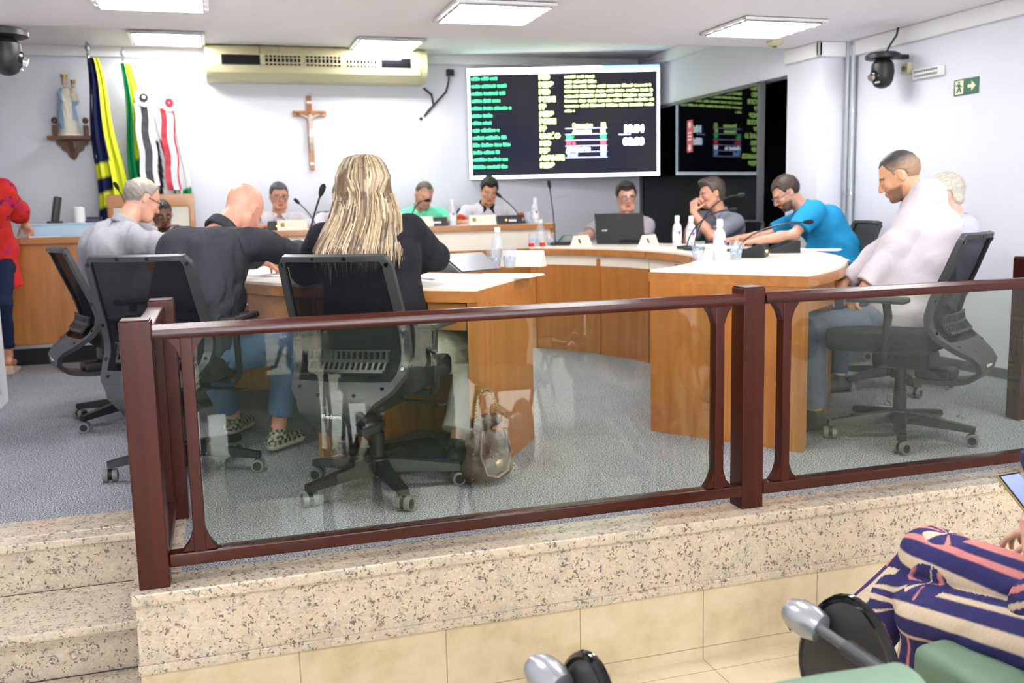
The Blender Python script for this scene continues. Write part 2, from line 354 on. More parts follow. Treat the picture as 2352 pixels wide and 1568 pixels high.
# ------------------------------------------------------------------ implicit bodies
def unit(v): v = np.asarray(v, float); return v / max(1e-9, np.linalg.norm(v))
class Blob:
    """a soft union of limbs; meshed into one continuous surface"""
    def __init__(s, wr=0, wf=14, seed=0):
        s.p = []; s.wr = wr; rs = np.random.RandomState(seed)
        s.wd = rs.normal(size=(5, 3)) * wf; s.wp = rs.rand(5) * 6.28
    def cap(s, a, b, ra, rb=None, k=0.03, op='u'):
        rb = ra if rb is None else rb; a = np.asarray(a, float); b = np.asarray(b, float)
        s.p.append(('cap', a, b, ra, rb, k, op, (a + b) / 2, np.linalg.norm(a - b) / 2 + max(ra, rb))); return s
    def cone(s, a, b, ra, rb, k=0.02, op='u'):
        a = np.asarray(a, float); b = np.asarray(b, float)
        s.p.append(('cone', a, b, ra, rb, k, op, (a + b) / 2, np.linalg.norm(a - b) / 2 + max(ra, rb))); return s
    def ell(s, c, r, R=None, k=0.03, op='u'):
        c = np.asarray(c, float); R = np.eye(3) if R is None else np.asarray(R, float)
        s.p.append(('ell', c, np.asarray(r, float), R, None, k, op, c, max(r))); return s
    def box(s, c, h, R=None, r=0.01, k=0.01, op='u'):
        c = np.asarray(c, float); R = np.eye(3) if R is None else np.asarray(R, float)
        s.p.append(('box', c, np.asarray(h, float), R, r, k, op, c, float(np.linalg.norm(h)) + r)); return s
    def fn(s, f, c, R, k=0.0, op='i'):
        s.p.append(('fn', f, None, None, None, k, op, np.asarray(c, float), R)); return s
    def ev(s, P, act):
        d = np.full(len(P), 9.0)
        for q in act:
            t, A, B, x, y, k, op = q[:7]
            if t in ('cap', 'cone'):
                ab = B - A; L2 = max(1e-12, ab @ ab); pa = P - A; u = pa @ ab / L2; uc = np.clip(u, 0, 1)
                e = np.linalg.norm(pa - uc[:, None] * ab, axis=1) - (x + (y - x) * uc) if t == 'cap' else \
                    np.maximum(np.linalg.norm(pa - u[:, None] * ab, axis=1) - (x + (y - x) * uc), np.maximum(-u, u - 1) * math.sqrt(L2))
            elif t == 'ell':
                z = (P - A) @ x.T / B; k0 = np.linalg.norm(z, axis=1); k1 = np.linalg.norm(z / B, axis=1) + 1e-9
                e = k0 * (k0 - 1) / k1
            elif t == 'box':
                z = np.abs((P - A) @ x.T) - B; e = np.linalg.norm(np.maximum(z, 0), axis=1) + np.minimum(z.max(axis=1), 0) - y
            else: e = A(P)
            if op == 'u':
                if k > 0: h = np.maximum(k - np.abs(d - e), 0) / k; d = np.minimum(d, e) - h * h * k / 4
                else: d = np.minimum(d, e)
            else:
                if op == 's': e = -e
                if k > 0: h = np.maximum(k - np.abs(d - e), 0) / k; d = np.maximum(d, e) + h * h * k / 4
                else: d = np.maximum(d, e)
        if s.wr:
            w0 = np.sin(P @ s.wd[0] + s.wp[0]); w1 = np.sin(P @ s.wd[1] + s.wp[1] + 1.6 * w0); w2 = np.sin(P @ s.wd[2] * 1.7 + s.wp[2] + 1.8 * w1)
            d = d + s.wr * (0.6 * w1 + 0.4 * w2)
        return d
    def mesh(s, h):
        us = [q for q in s.p if q[6] == 'u']
        lo = np.min([q[7] - q[8] for q in us], axis=0) - 3 * h; hi = np.max([q[7] + q[8] for q in us], axis=0) + 3 * h
        B = 12; nb = np.ceil((hi - lo) / (h * B)).astype(int); n = nb * B + 1
        vol = np.full(n, 1.0)
        bc = np.stack(np.meshgrid(*[np.arange(k) for k in nb], indexing='ij'), -1).reshape(-1, 3)
        cen = lo + (bc + 0.5) * B * h; br = B * h * 0.87
        ctr = np.array([q[7] for q in s.p]); rad = np.array([q[8] for q in s.p]); kk = np.array([q[5] for q in s.p])
        isu = np.array([q[6] == 'u' for q in s.p])
        ar = np.arange(B + 1); G = np.stack(np.meshgrid(ar, ar, ar, indexing='ij'), -1).reshape(-1, 3)
        dist = np.linalg.norm(cen[:, None] - ctr[None], axis=2) - rad[None]
        near = dist < br + kk[None] + 0.01 + s.wr
        cd = s.ev(cen, s.p)
        for i in np.nonzero((near & isu[None]).any(axis=1))[0]:
            o = bc[i] * B
            if cd[i] < -br * 1.3 - 0.02:
                vol[o[0]:o[0] + B + 1, o[1]:o[1] + B + 1, o[2]:o[2] + B + 1] = -1; continue
            if cd[i] > br * 1.9 + 0.03: continue
            act = [q for q, g in zip(s.p, near[i]) if g]
            v = s.ev(lo + (o + G) * h, act).reshape(B + 1, B + 1, B + 1)
            vol[o[0]:o[0] + B + 1, o[1]:o[1] + B + 1, o[2]:o[2] + B + 1] = v
        return nets(vol, lo, h)
def nets(vol, lo, h):
    sg = vol < 0; n = vol.shape
    c = [sg[i:n[0] - 1 + i, j:n[1] - 1 + j, k:n[2] - 1 + k] for i in (0, 1) for j in (0, 1) for k in (0, 1)]
    alls = np.logical_and.reduce(c); anys = np.logical_or.reduce(c); act = anys & ~alls
    idx = np.full(act.shape, -1, int); ids = np.argwhere(act); idx[act] = np.arange(len(ids))
    cv = np.stack([vol[ids[:, 0] + i, ids[:, 1] + j, ids[:, 2] + k] for i in (0, 1) for j in (0, 1) for k in (0, 1)], 1)
    off = np.array([(i, j, k) for i in (0, 1) for j in (0, 1) for k in (0, 1)], float)
    acc = np.zeros((len(ids), 3)); cnt = np.zeros(len(ids))
    for a in range(8):
        for b in range(a + 1, 8):
            if np.abs(off[a] - off[b]).sum() != 1: continue
            x = (cv[:, a] < 0) != (cv[:, b] < 0)
            t = np.where(x, cv[:, a] / np.where(x, cv[:, a] - cv[:, b], 1), 0)
            acc += np.where(x[:, None], off[a] + t[:, None] * (off[b] - off[a]), 0); cnt += x
    V = lo + (ids + acc / np.maximum(cnt, 1)[:, None]) * h
    F = []
    for ax in range(3):
        a1, a2 = (ax + 1) % 3, (ax + 2) % 3
        s0 = np.take(sg, range(n[ax] - 1), ax); s1 = np.take(sg, range(1, n[ax]), ax)
        e = np.argwhere(s0 != s1); e = e[(e[:, a1] > 0) & (e[:, a2] > 0) & (e[:, a1] < n[a1] - 1) & (e[:, a2] < n[a2] - 1)]
        fl = s0[e[:, 0], e[:, 1], e[:, 2]]
        d1 = np.zeros(3, int); d1[a1] = 1; d2 = np.zeros(3, int); d2[a2] = 1
        q = np.stack([idx[tuple((e - d1 - d2).T)], idx[tuple((e - d2).T)], idx[tuple(e.T)], idx[tuple((e - d1).T)]], 1)
        q[~fl] = q[~fl][:, ::-1]; F.append(q)
    F = np.concatenate(F); F = F[(F >= 0).all(axis=1)]
    return V, F
def vmesh(name, V, F, m, parent=None, col=None, origin=None):
    me = bpy.data.meshes.new(name)
    if origin is not None: V = V - np.asarray(origin)
    me.vertices.add(len(V)); me.vertices.foreach_set('co', V.astype(np.float32).ravel())
    me.loops.add(len(F) * 4); me.loops.foreach_set('vertex_index', F.astype(np.int32).ravel())
    me.polygons.add(len(F)); me.polygons.foreach_set('loop_start', (np.arange(len(F)) * 4).astype(np.int32))
    me.polygons.foreach_set('use_smooth', np.ones(len(F), bool))
    me.update(calc_edges=True); me.validate()
    me.materials.append(M[m] if isinstance(m, str) else m)
    if col is not None:
        if np.ndim(col) == 1: col = np.tile(np.asarray(col, float), (len(V), 1))
        if col.shape[1] == 3: col = np.concatenate([col, np.ones((len(col), 1))], 1)
        at = me.color_attributes.new('Col', 'FLOAT_COLOR', 'POINT'); at.data.foreach_set('color', col.astype(np.float32).ravel())
    o = bpy.data.objects.new(name, me); C.objects.link(o)
    if parent is not None: o.parent = parent
    return o
# ------------------------------------------------------------------ the room
LO = -0.52          # audience floor below the carpeted platform (platform = 0)
HC, LC = 2.60, 2.27 # the two ceiling heights
def sbox(name, x0, x1, y0, y1, z0, z1, m, bev=0):
    b = MB().box(((x0 + x1) / 2, (y0 + y1) / 2, (z0 + z1) / 2), (x1 - x0, y1 - y0, z1 - z0), bev=bev)
    return struct(b.build(name, m, smooth=bool(bev)))
sbox('floor', -1.29, 4.6, -7, 2.93, LO - 0.1, LO, 'tile_floor')
fl = MB(); fl.box((1.80, 6.235, -0.15), (3.98, 6.33, 0.30)); fl.box((-1.795, 6.56, -0.15), (3.21, 5.68, 0.30)); fl.box((4.21, 6.56, -0.15), (0.84, 5.68, 0.30))
struct(fl.build('floor_platform', 'carpet', smooth=False))
sbox('wall_left', -3.4, -1.29, -7, 6.44, LO, 2.6, 'wall_paint')
sbox('wall_left_far', -3.55, -3.4, 6.3, 9.5, 0, 2.7, 'wall_paint')
sbox('wall_right', 4.6, 4.75, -7, 6.30, LO, 2.6, 'wall_paint')
sbox('wall_column', 4.35, 4.75, 6.26, 6.68, 0, 2.6, 'wall_paint')
sbox('wall_back', -3.4, 4.35, 9.4, 9.55, 0, 2.7, 'wall_paint')
sbox('wall_rear', -3.4, 4.75, -7.15, -7, LO, 2.6, 'wall_paint')
sbox('wall_beam', 4.35, 4.50, 6.68, 9.55, 2.09, 2.7, 'wall_paint')
sbox('ceiling', -3.4, 4.75, -7, 6.55, LC, 2.72, 'ceiling_paint')
sbox('ceiling_back', -3.55, 4.75, 6.55, 9.55, HC, 2.72, 'ceiling_paint')
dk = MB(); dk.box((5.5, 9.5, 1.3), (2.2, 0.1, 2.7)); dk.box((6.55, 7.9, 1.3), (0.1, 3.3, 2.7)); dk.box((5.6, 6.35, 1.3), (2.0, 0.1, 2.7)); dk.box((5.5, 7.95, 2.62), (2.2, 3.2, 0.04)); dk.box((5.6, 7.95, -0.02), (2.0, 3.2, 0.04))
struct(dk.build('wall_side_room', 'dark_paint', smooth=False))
# cornices: a stepped plaster strip along each wall top
co = MB()
def corn(x0, x1, y0, y1, zt):
    co.box(((x0 + x1) / 2, (y0 + y1) / 2, zt - 0.055), (x1 - x0, y1 - y0, 0.11), bev=0.012)
corn(4.56, 4.6, -6.9, 6.22, LC); corn(4.31, 4.6, 6.22, 6.26, LC); corn(4.31, 4.35, 6.22, 6.68, LC)
struct(co.build('trim_1', 'trim_paint')); co = MB()
corn(-3.35, 4.31, 9.36, 9.4, HC + 0.02); corn(4.31, 4.35, 6.70, 9.4, HC + 0.0)
struct(co.build('trim_2', 'trim_paint'))
sbox('baseboard_right', 4.575, 4.6, 3.72, 6.26, 0, 0.06, 'grey_plastic')
# granite facing of the platform front, its nosing, and the tiled skirt under it
sbox('trim_3', -0.31, 3.92, 2.895, 3.06, -0.034, 0.006, 'granite', 0.008)
sbox('trim_4', -0.30, 3.91, 2.912, 2.99, -0.222, -0.034, 'granite')
sbox('trim_5', -0.306, 3.916, 2.903, 2.99, -0.252, -0.222, 'granite', 0.004)
sbox('wall_platform_skirt', -0.30, 3.91, 2.914, 3.00, LO, -0.252, 'tile_riser')
sbox('trim_6', -0.31, -0.17, 3.06, 3.72, -0.034, 0.006, 'granite', 0.006); sbox('trim_7', 3.78, 3.92, 3.06, 3.72, -0.034, 0.006, 'granite', 0.006)
sbox('trim_8', -0.30, -0.26, 2.99, 3.70, -0.50, -0.034, 'granite'); sbox('trim_9', 3.87, 3.91, 2.99, 3.70, -0.50, -0.034, 'granite')
n = 10
for x0, x1 in ((-1.29, -0.31), (3.92, 4.6)):
    st = MB()
    for y0, z in ((3.52, 0.0), (3.20, -0.18), (2.88, -0.36)):
        st.box(((x0 + x1) / 2, y0 + 0.14, z - 0.012), (x1 - x0, 0.37 if z else 0.20 + 0.08, 0.03), bev=0.006)
        st.box(((x0 + x1) / 2, y0 + 0.17, z - 0.105), (x1 - x0, 0.30, 0.155))
    struct(st.build('trim_%d' % n, 'granite')); n += 1
    sbox('trim_%d' % n, x0, x1, 3.60, 3.73, -0.03, 0.006, 'granite', 0.004); n += 1
    sbox('floor_under_steps', x0, x1, 2.93, 3.72, LO, LO + 0.05, 'granite')
# raised dais for the head table
da = sbox('floor_dais', -3.4, 3.05, 7.97, 9.4, 0.0, 0.148, 'carpet')
sbox('trim_21', -3.4, 3.06, 7.957, 7.968, 0.0, 0.128, 'black_fabric')
sbox('trim_20', -3.4, 3.05, 7.955, 7.975, 0.128, 0.152, 'silver')
# dark glazed partition to the side room
g = MB().box((4.36, 8.24, 1.045), (0.012, 2.32, 2.08))
wn = struct(g.build('window_1', 'dark_glass', smooth=False))
fr = MB()
for y in (7.07, 9.38): fr.box((4.36, y, 1.045), (0.05, 0.035, 2.09))
fr.box((4.36, 8.22, 2.075), (0.05, 2.3, 0.03)); fr.box((4.36, 8.22, 0.02), (0.05, 2.3, 0.04))
fr.build('window_frame', 'grey_plastic', wn, smooth=False)

# ------------------------------------------------------------------ ceiling luminaires
def luminaire():
    t = thing('ceiling_light', 'x', 'ceiling light')
    f = MB(); a = 0.30
    for s in (-1, 1):
        f.box((s * (a - 0.012), 0, -0.006), (0.024, 2 * a, 0.016)); f.box((0, s * (a - 0.012), -0.006), (2 * a, 0.024, 0.016))
    f.build('frame', 'white_plastic', t, smooth=False)
    r = MB().box((0, 0, 0.002), (0.56, 0.56, 0.004)); r.build('reflector', 'white_plastic', t, smooth=False)
    for k in range(4):
        MB().cyl((-0.265, -0.20 + 0.1333 * k, -0.012), (0.265, -0.20 + 0.1333 * k, -0.012), 0.016, n=10).build('tube', 'tube_glow', t)
    l = MB()
    for k in range(15): l.box((-0.266 + 0.038 * k, 0, -0.012), (0.0016, 0.55, 0.020))
    for k in range(5): l.box((0, -0.266 + 0.133 * k, -0.012), (0.55, 0.002, 0.020))
    l.build('louvre', 'silver', t, smooth=False)
    return t
L0 = luminaire(); first = True
spots = [(-0.26, 5.58, LC, 'ceiling light cropped by the top edge above the flags'), (1.65, 5.62, LC, 'bright louvred ceiling light above the wall screen, between the blonde woman and the screen'),
         (3.55, 5.76, LC, 'louvred ceiling light near the white column and the dark wall camera'),
         (-0.29, 8.78, HC, 'small louvred ceiling light beside the flag tops, above the head table'), (1.57, 8.78, HC, 'louvred ceiling light just over the right end of the cream air conditioner')]
for y in (3.0, 0.4, -2.2, -4.8):
    for x in (-0.26, 1.65, 3.55): spots.append((x, y, LC, 'louvred fluorescent ceiling light over the audience rows, outside the picture'))
for x, y, z, lb in spots:
    o = L0 if first else copy_tree(L0)
    first = False; o.location = (x, y, z - 0.008); o['label'] = lb; o['group'] = 'louvred ceiling lights'

# ------------------------------------------------------------------ things on the walls
ac = thing('air_conditioner', 'long cream ceiling-mounted air conditioner with dark intake slots on the back wall', 'air conditioner', (1.0, 9.4, 2.3))
prof = [(0.0, 0.0), (-0.24, 0.0), (-0.33, 0.06), (-0.36, 0.13), (-0.36, 0.22), (-0.33, 0.29), (0.0, 0.29)]
b = MB(); b.prism(prof, -0.93, 0.93, T=Matrix(((0, 0, 1, 0), (1, 0, 0, 0), (0, 1, 0, 0), (0, 0, 0, 1)))); b.build('body', 'cream_case', ac, smooth=False)
for s in (-1, 1):
    e = MB(); e.prism([(x * (1.0 if i in (0, 6) else 0.97), z) for i, (x, z) in enumerate(prof)], s * 0.93, s * 1.0, T=Matrix(((0, 0, 1, 0), (1, 0, 0, 0), (0, 1, 0, 0), (0, 0, 0, 1)))); e.build('end_cap', 'cream_case', ac)
for x0, x1, sl in ((-0.86, -0.53, 0), (-0.49, -0.17, 9), (-0.13, 0.19, 9), (0.23, 0.52, 9), (0.56, 0.84, 0)):
    v = MB().box(((x0 + x1) / 2, -0.361, 0.165), (x1 - x0, 0.006, 0.085)); q = v.build('vent_slot', 'black_gloss', ac, smooth=False)
    if sl:
        m_ = MB()
        for k in range(sl + 1): m_.box((x0 + (x1 - x0) * k / sl, -0.368, 0.165), (0.010, 0.012, 0.085))
        m_.box(((x0 + x1) / 2, -0.368, 0.142), (x1 - x0, 0.012, 0.012)); m_.box(((x0 + x1) / 2, -0.368, 0.185), (x1 - x0, 0.012, 0.008)); m_.build('louvre', 'cream_case', q, smooth=False)
b = MB().box((-0.53, -0.347, 0.255), (0.004, 0.03, 0.07)); b.build('seam', 'grey_plastic', ac, smooth=False)
cb = MB().tube([(2.02, 9.35, 2.28), (2.10, 9.37, 2.22), (2.12, 9.385, 2.12), (2.06, 9.39, 2.06), (2.02, 9.39, 2.01)], 0.010, 8)
cb.tube([(2.04, 9.385, 2.03), (2.16, 9.38, 2.16), (2.25, 9.38, 2.25), (2.28, 9.37, 2.36), (2.28, 9.36, 2.47)], 0.009, 8)
cb.box((2.29, 9.35, 2.43), (0.07, 0.04, 0.06)); tag(cb.build('power_cable', 'black_plastic'), 'black forked cable dangling from the ceiling beside the air conditioner', 'cable')
so = thing('wall_socket', 'small white outlet plate at the lower end of the black cable', 'outlet', (1.99, 9.4, 1.98))
MB().box((0, -0.006, 0), (0.075, 0.012, 0.12), bev=0.003).build('plate', 'white_plastic', so); MB().cyl((0, -0.012, 0.01), (0, -0.02, 0.01), 0.018).build('plug', 'black_plastic', so)

# crucifix
cr = thing('crucifix', 'wooden crucifix with a pale carved figure hanging on the white back wall', 'crucifix', (0.915, 9.385, 1.85))
b = MB(); b.box((0, 0, 0), (0.048, 0.022, 0.69), bev=0.004); b.box((0, -0.002, 0.18), (0.31, 0.022, 0.052), bev=0.004); b.build('cross', 'cross_wood', cr)
MB().box((0, -0.014, 0.285), (0.045, 0.004, 0.022)).build('scroll', 'cream_panel', cr); MB().box((0, -0.014, -0.285), (0.03, 0.004, 0.02)).build('plaque', 'silver', cr)
f = Blob()
f.ell((0, -0.035, 0.165), (0.016, 0.017, 0.022), k=0.004); f.cap((0, -0.028, 0.14), (0, -0.03, 0.06), 0.024, 0.017, 0.01); f.cap((0, -0.03, 0.05), (0.004, -0.035, 0.0), 0.022, 0.018, 0.01)
for s in (-1, 1):
    f.cap((s * 0.02, -0.026, 0.14), (s * 0.075, -0.022, 0.165), 0.010, 0.008, 0.006); f.cap((s * 0.075, -0.022, 0.165), (s * 0.125, -0.018, 0.185), 0.008, 0.006, 0.003)
    f.cap((s * 0.008, -0.034, 0.0), (s * 0.010, -0.046, -0.09), 0.013, 0.010, 0.004); f.cap((s * 0.010, -0.046, -0.09), (s * 0.004, -0.024, -0.17), 0.010, 0.007, 0.004)
V, F = f.mesh(0.0035)
col = np.tile(np.array([0.62, 0.52, 0.42]), (len(V), 1)); z = V[:, 2]; col[(z < 0.04) & (z > -0.03)] = (0.8, 0.78, 0.72); col[(z > 0.172)] = (0.12, 0.07, 0.04)
vmesh('figure', V, F, 'painted', cr, col)

# saint statue on its bracket
br = thing('wall_bracket', 'carved dark wood wall shelf under the blue and cream statue', 'shelf', (-1.17, 9.4, 1.80))
MB().box((0, -0.095, 0), (0.36, 0.19, 0.03), bev=0.005).build('shelf_board', 'dark_wood', br)
b = MB(); pr = [(-0.13, -0.015), (-0.13, -0.04), (-0.115, -0.06), (-0.10, -0.065), (-0.085, -0.10), (-0.05, -0.12), (-0.03, -0.16), (0, -0.185), (0.03, -0.16), (0.05, -0.12), (0.085, -0.10), (0.10, -0.065), (0.115, -0.06), (0.13, -0.04), (0.13, -0.015)]
b.prism(pr, 0, 0.03, T=Matrix(((1, 0, 0, 0), (0, 0, -1, 0), (0, 1, 0, 0), (0, 0, 0, 1)))); b.build('carved_apron', 'dark_wood', br, smooth=False)
b = MB(); b.prism([(0, -0.015), (-0.15, -0.015), (-0.12, -0.07), (-0.05, -0.11), (-0.03, -0.17), (0, -0.18)], -0.018, 0.018, T=Matrix(((0, 0, 1, 0), (1, 0, 0, 0), (0, 1, 0, 0), (0, 0, 0, 1)))); b.build('corbel', 'dark_wood', br, smooth=False)
for s in (-1, 1):
    b = MB(); b.box((s * 0.125, -0.06, 0.06), (0.045, 0.03, 0.11), bev=0.006); b.ball((s * 0.125, -0.06, 0.155), (0.026, 0.018, 0.03)); b.build('side_bracket', 'dark_wood', br)
stt = thing('statue', 'painted statue of a crowned woman in blue mantle holding a child, on the wall shelf', 'statue', (-1.17, 9.30, 1.815))
f = Blob(0.0025, 90, 3)
f.cone((0, 0, 0.02), (0.0, 0, 0.34), 0.085, 0.045, 0.02); f.cap((0, 0, 0.36), (0, 0, 0.40), 0.042, 0.03, 0.02); f.ell((-0.012, 0, 0.47), (0.026, 0.03, 0.036), k=0.01)
f.cone((-0.02, 0.02, 0.10), (-0.01, 0.01, 0.41), 0.085, 0.05, 0.02); f.cap((-0.055, -0.02, 0.36), (-0.03, -0.055, 0.30), 0.022, 0.016, 0.01)
f.cap((0.06, -0.02, 0.30), (0.055, -0.02, 0.39), 0.036, 0.028, 0.012); f.ell((0.058, -0.025, 0.435), (0.020, 0.022, 0.026), k=0.006); f.cap((0.07, -0.04, 0.36), (0.035, -0.06, 0.34), 0.014, 0.01, 0.006)
V, F = f.mesh(0.005)
c = np.tile(np.array([0.80, 0.76, 0.62]), (len(V), 1)); x, y, z = V.T
blue = ((x < -0.035) | ((x > 0.035) & (z < 0.30) & (z > 0.13)) | (y > 0.02)) & (z < 0.44) & (z > 0.06); c[blue] = (0.36, 0.52, 0.74)
c[(z > 0.445) & (x < 0.03) & (y < 0.0)] = (0.72, 0.48, 0.38); c[(z > 0.41) & (x > 0.03) & (y < -0.02)] = (0.74, 0.50, 0.4); c[(z > 0.44) & (y > 0.0) & (x < 0.02)] = (0.25, 0.14, 0.08); c[(z > 0.448) & (x > 0.03)] = (0.28, 0.17, 0.1)
vmesh('figure', V, F, 'painted', stt, c)
for x, z, r in ((-0.012, 0.497, 0.026), (0.058, 0.453, 0.02)):
    b = MB(); b.cyl((x, 0, z), (x, 0, z + 0.03), r, r * 1.25, 12, caps=False); b.build('crown', 'gold_metal', stt)
b = MB().lathe([(0.10, 0), (0.10, 0.02), (0.09, 0.025)], n=24); b.build('plinth', 'cream_panel', stt)

# emergency light, alarm box, exit sign, camera domes, conduit, smoke detector
em = thing('emergency_light', 'white rectangular emergency light on the right wall beside the exit sign', 'light', (4.6, 5.39, 1.937))
MB().box((-0.02, 0, 0), (0.04, 0.26, 0.065), bev=0.006).build('housing', 'white_plastic', em)
b = MB()
for i in range(10):
    for j in range(2): b.ball((-0.042, -0.10 + 0.022 * i, -0.014 + 0.028 * j), 0.009, 8)
b.build('lamp_grid', 'silver', em)
b = MB().box((-0.02, 0, 0), (0.04, 0.075, 0.075), bev=0.006); ab = thing('alarm_box', 'small yellowed square alarm box on the wall below the black camera', 'alarm', (4.6, 5.60, 1.99))
b.build('case', 'cream_case', ab); MB().cyl((-0.04, 0, 0), (-0.048, 0, 0), 0.018).build('button', 'grey_plastic', ab)
es = thing('exit_sign', 'green exit sign with running figure and arrow on the right wall', 'sign', (4.598, 5.06, 1.806))
mat('sign_green', S(0, 98, 66), 0.4, var=0.02); mat('sign_cream', S(236, 240, 196), 0.5, var=0.02)
MB().box((-0.003, 0, 0), (0.006, 0.205, 0.10)).build('board', 'sign_green', es, smooth=False)
Tm = Matrix(((0, 0, 1, 0), (-1, 0, 0, 0), (0, 1, 0, 0), (0, 0, 0, 1)))      # sign plane: u to the viewer's right (-y), v up
def signp(poly, name, m, z0=-0.0068, z1=-0.0095):
    MB().prism(poly, z0, z1, T=Tm).build(name, m, es, smooth=False)
signp([(0.018, 0.010), (0.05, 0.010), (0.05, 0.030), (0.086, 0), (0.05, -0.030), (0.05, -0.010), (0.018, -0.010)], 'arrow', 'sign_cream')
signp([(-0.088, -0.042), (-0.020, -0.042), (-0.020, 0.042), (-0.088, 0.042)], 'doorway', 'sign_cream')
for k, pl in enumerate(([(-0.062, 0.036), (-0.050, 0.036), (-0.050, 0.024), (-0.062, 0.024)], [(-0.066, 0.018), (-0.046, 0.022), (-0.046, -0.004), (-0.060, -0.008)], [(-0.082, 0.016), (-0.062, 0.020), (-0.062, 0.012), (-0.076, 0.006)],
                        [(-0.048, 0.016), (-0.028, 0.004), (-0.030, -0.002), (-0.048, 0.006)], [(-0.060, -0.006), (-0.050, -0.006), (-0.066, -0.034), (-0.080, -0.034)], [(-0.054, -0.006), (-0.044, -0.004), (-0.030, -0.030), (-0.040, -0.034)])):
    signp(pl, 'running_figure', 'sign_green', -0.0096, -0.0115)
def ptz(loc, rz, lb):
    t = thing('dome_camera', lb, 'camera', loc, rz, 'black dome cameras')
    b = MB(); b.lathe([(0.10, 0), (0.115, 0.006), (0.115, 0.03), (0.09, 0.045), (0.06, 0.05)], (0, 0, 0.0), 28); b.build('base_plate', 'black_plastic', t)
    b = MB().box((0, 0.12, 0.02), (0.06, 0.14, 0.03), bev=0.005); b.build('wall_arm', 'black_plastic', t)
    b = MB(); b.lathe([(0.045, 0.0), (0.072, -0.03), (0.078, -0.09), (0.07, -0.14), (0.05, -0.175), (0.02, -0.19)], n=24); b.build('yoke', 'black_plastic', t)
    b = MB().ball((0, -0.035, -0.105), (0.05, 0.055, 0.055), 18); h = b.build('camera_head', 'black_gloss', t)
    b = MB().cyl((0.0, -0.075, -0.115), (0.0, -0.098, -0.125), 0.026, 0.024, 16); b.build('lens', 'chrome', h)
    b = MB().box((0.03, -0.062, -0.155), (0.045, 0.012, 0.010), bev=0.003); b.build('badge', 'lettering', t)
    b = MB().tube([(0.0, 0.02, 0.04), (0.01, 0.05, 0.10), (0.02, 0.09, 0.16), (0.02, 0.10, 0.21)], 0.007); b.build('cable', 'black_plastic', t)
    return t
ptz((4.40, 5.62, 2.05), -PI / 2, 'black dome camera bracketed high on the right wall beside the exit sign')
ptz((-0.98, 5.62, 2.04), PI / 2, 'black dome camera cropped by the left edge, high on the left wall')
for i, yy in enumerate((6.215, 6.155)):
    t = thing('conduit_pipe', ('grey metal conduit running up the corner beside the column' if i == 0 else 'grey conduit nearer the exit sign of the corner pair'), 'pipe', (4.565, yy, 0), 0, 'wall conduits')
    b = MB().cyl((0, 0, 0), (0, 0, LC), 0.021, n=14); b.build('pipe', 'conduit_metal', t)
    for z in (0.5, 1.15, 1.75): MB().cyl((0, 0, z), (0, 0, z + 0.02), 0.026).build('clamp', 'silver', t)
sd = thing('smoke_detector', 'small yellowed round detector on the ceiling left of the column', 'detector', (3.99, 6.30, LC))
MB().lathe([(0.06, 0), (0.06, -0.015), (0.045, -0.03), (0.02, -0.035)], n=20).build('body', 'cream_case', sd)
MB().lathe([(0.018, -0.034), (0.016, -0.042), (0.004, -0.044)], n=12).build('sensor', 'grey_plastic', sd)

# ------------------------------------------------------------------ wall screen
TVL, TVR = Vector((2.46, 9.34, 0)), Vector((4.27, 8.79, 0))
tvx = (TVR - TVL).normalized(); TW = (TVR - TVL).length; TH = 1.07
tv = thing('wall_screen', 'large glowing video wall with green name list, text and clock on the back wall', 'screen', ((TVL + TVR) / 2 + Vector((0, 0, 1.395)))[:], math.atan2(tvx.y, tvx.x))
def tvs(name, x0, x1, z0, z1, m, d=0.0, par=None):
    """rectangle on the screen face: x, z from 0 to 1 across and down"""
    b = MB(); X0, X1, Z0, Z1 = (x0 - 0.5) * TW, (x1 - 0.5) * TW, (1 - z1) * TH, (1 - z0) * TH
    b.box(((X0 + X1) / 2, -0.02 - d, (Z0 + Z1) / 2), (X1 - X0, 0.002, Z1 - Z0)); return b.build(name, m, par or tv, smooth=False)
def glow(name, c, e): return mat(name, c, 0.5, var=0, emit=e)
glow('glow_white', (0.80, 0.86, 1, 1), 3.6); glow('glow_blue', (0.15, 0.3, 1, 1), 2.0); glow('glow_green', (0.05, 1.0, 0.24, 1), 1.3); glow('glow_lime', (0.75, 1.0, 0.30, 1), 1.7)
glow('glow_red', (1, 0.08, 0.12, 1), 1.6); glow('glow_lilac', (0.5, 0.5, 1, 1), 1.2); glow('glow_cyan', (0.25, 0.55, 1, 1), 1.8)
m = mat('screen_panel', (0.01, 0.01, 0.014, 1), 0.5, var=0, spec=0.1); nt = m.node_tree; bb = nt.nodes['Principled BSDF']
r = ramp(nt, noise(nt, 0.9, 1), [(0.35, (0.005, 0.007, 0.02, 1)), (0.65, (0.022, 0.018, 0.018, 1))]); nt.links.new(r.outputs[0], bb.inputs['Emission Color']); bb.inputs['Emission Strength'].default_value = 1
MB().box((0, 0.02, TH / 2), (TW, 0.07, TH), bev=0.004).build('cabinet', 'black_plastic', tv)
for i in (0, 1):
    for j in (0, 1): tvs('display_panel', i * 0.4935 + 0.001, i * 0.4935 + 0.4925 + 0.013 * i, j * 0.5 + 0.001, j * 0.5 + 0.499, 'screen_panel', -0.002)
tvs('title_bar', 0.0, 1.0, 0.0, 0.055, 'glow_white', 0.001); tvs('title_bar_end', 0.70, 1.0, 0.0, 0.03, 'glow_blue', 0.002); tvs('border', 0, 0.012, 0.05, 1, 'glow_white', 0.001); tvs('border', 0.988, 1, 0.05, 1, 'glow_white', 0.001); tvs('border', 0.0, 1, 0.972, 1, 'glow_white', 0.001)
random.seed(4)
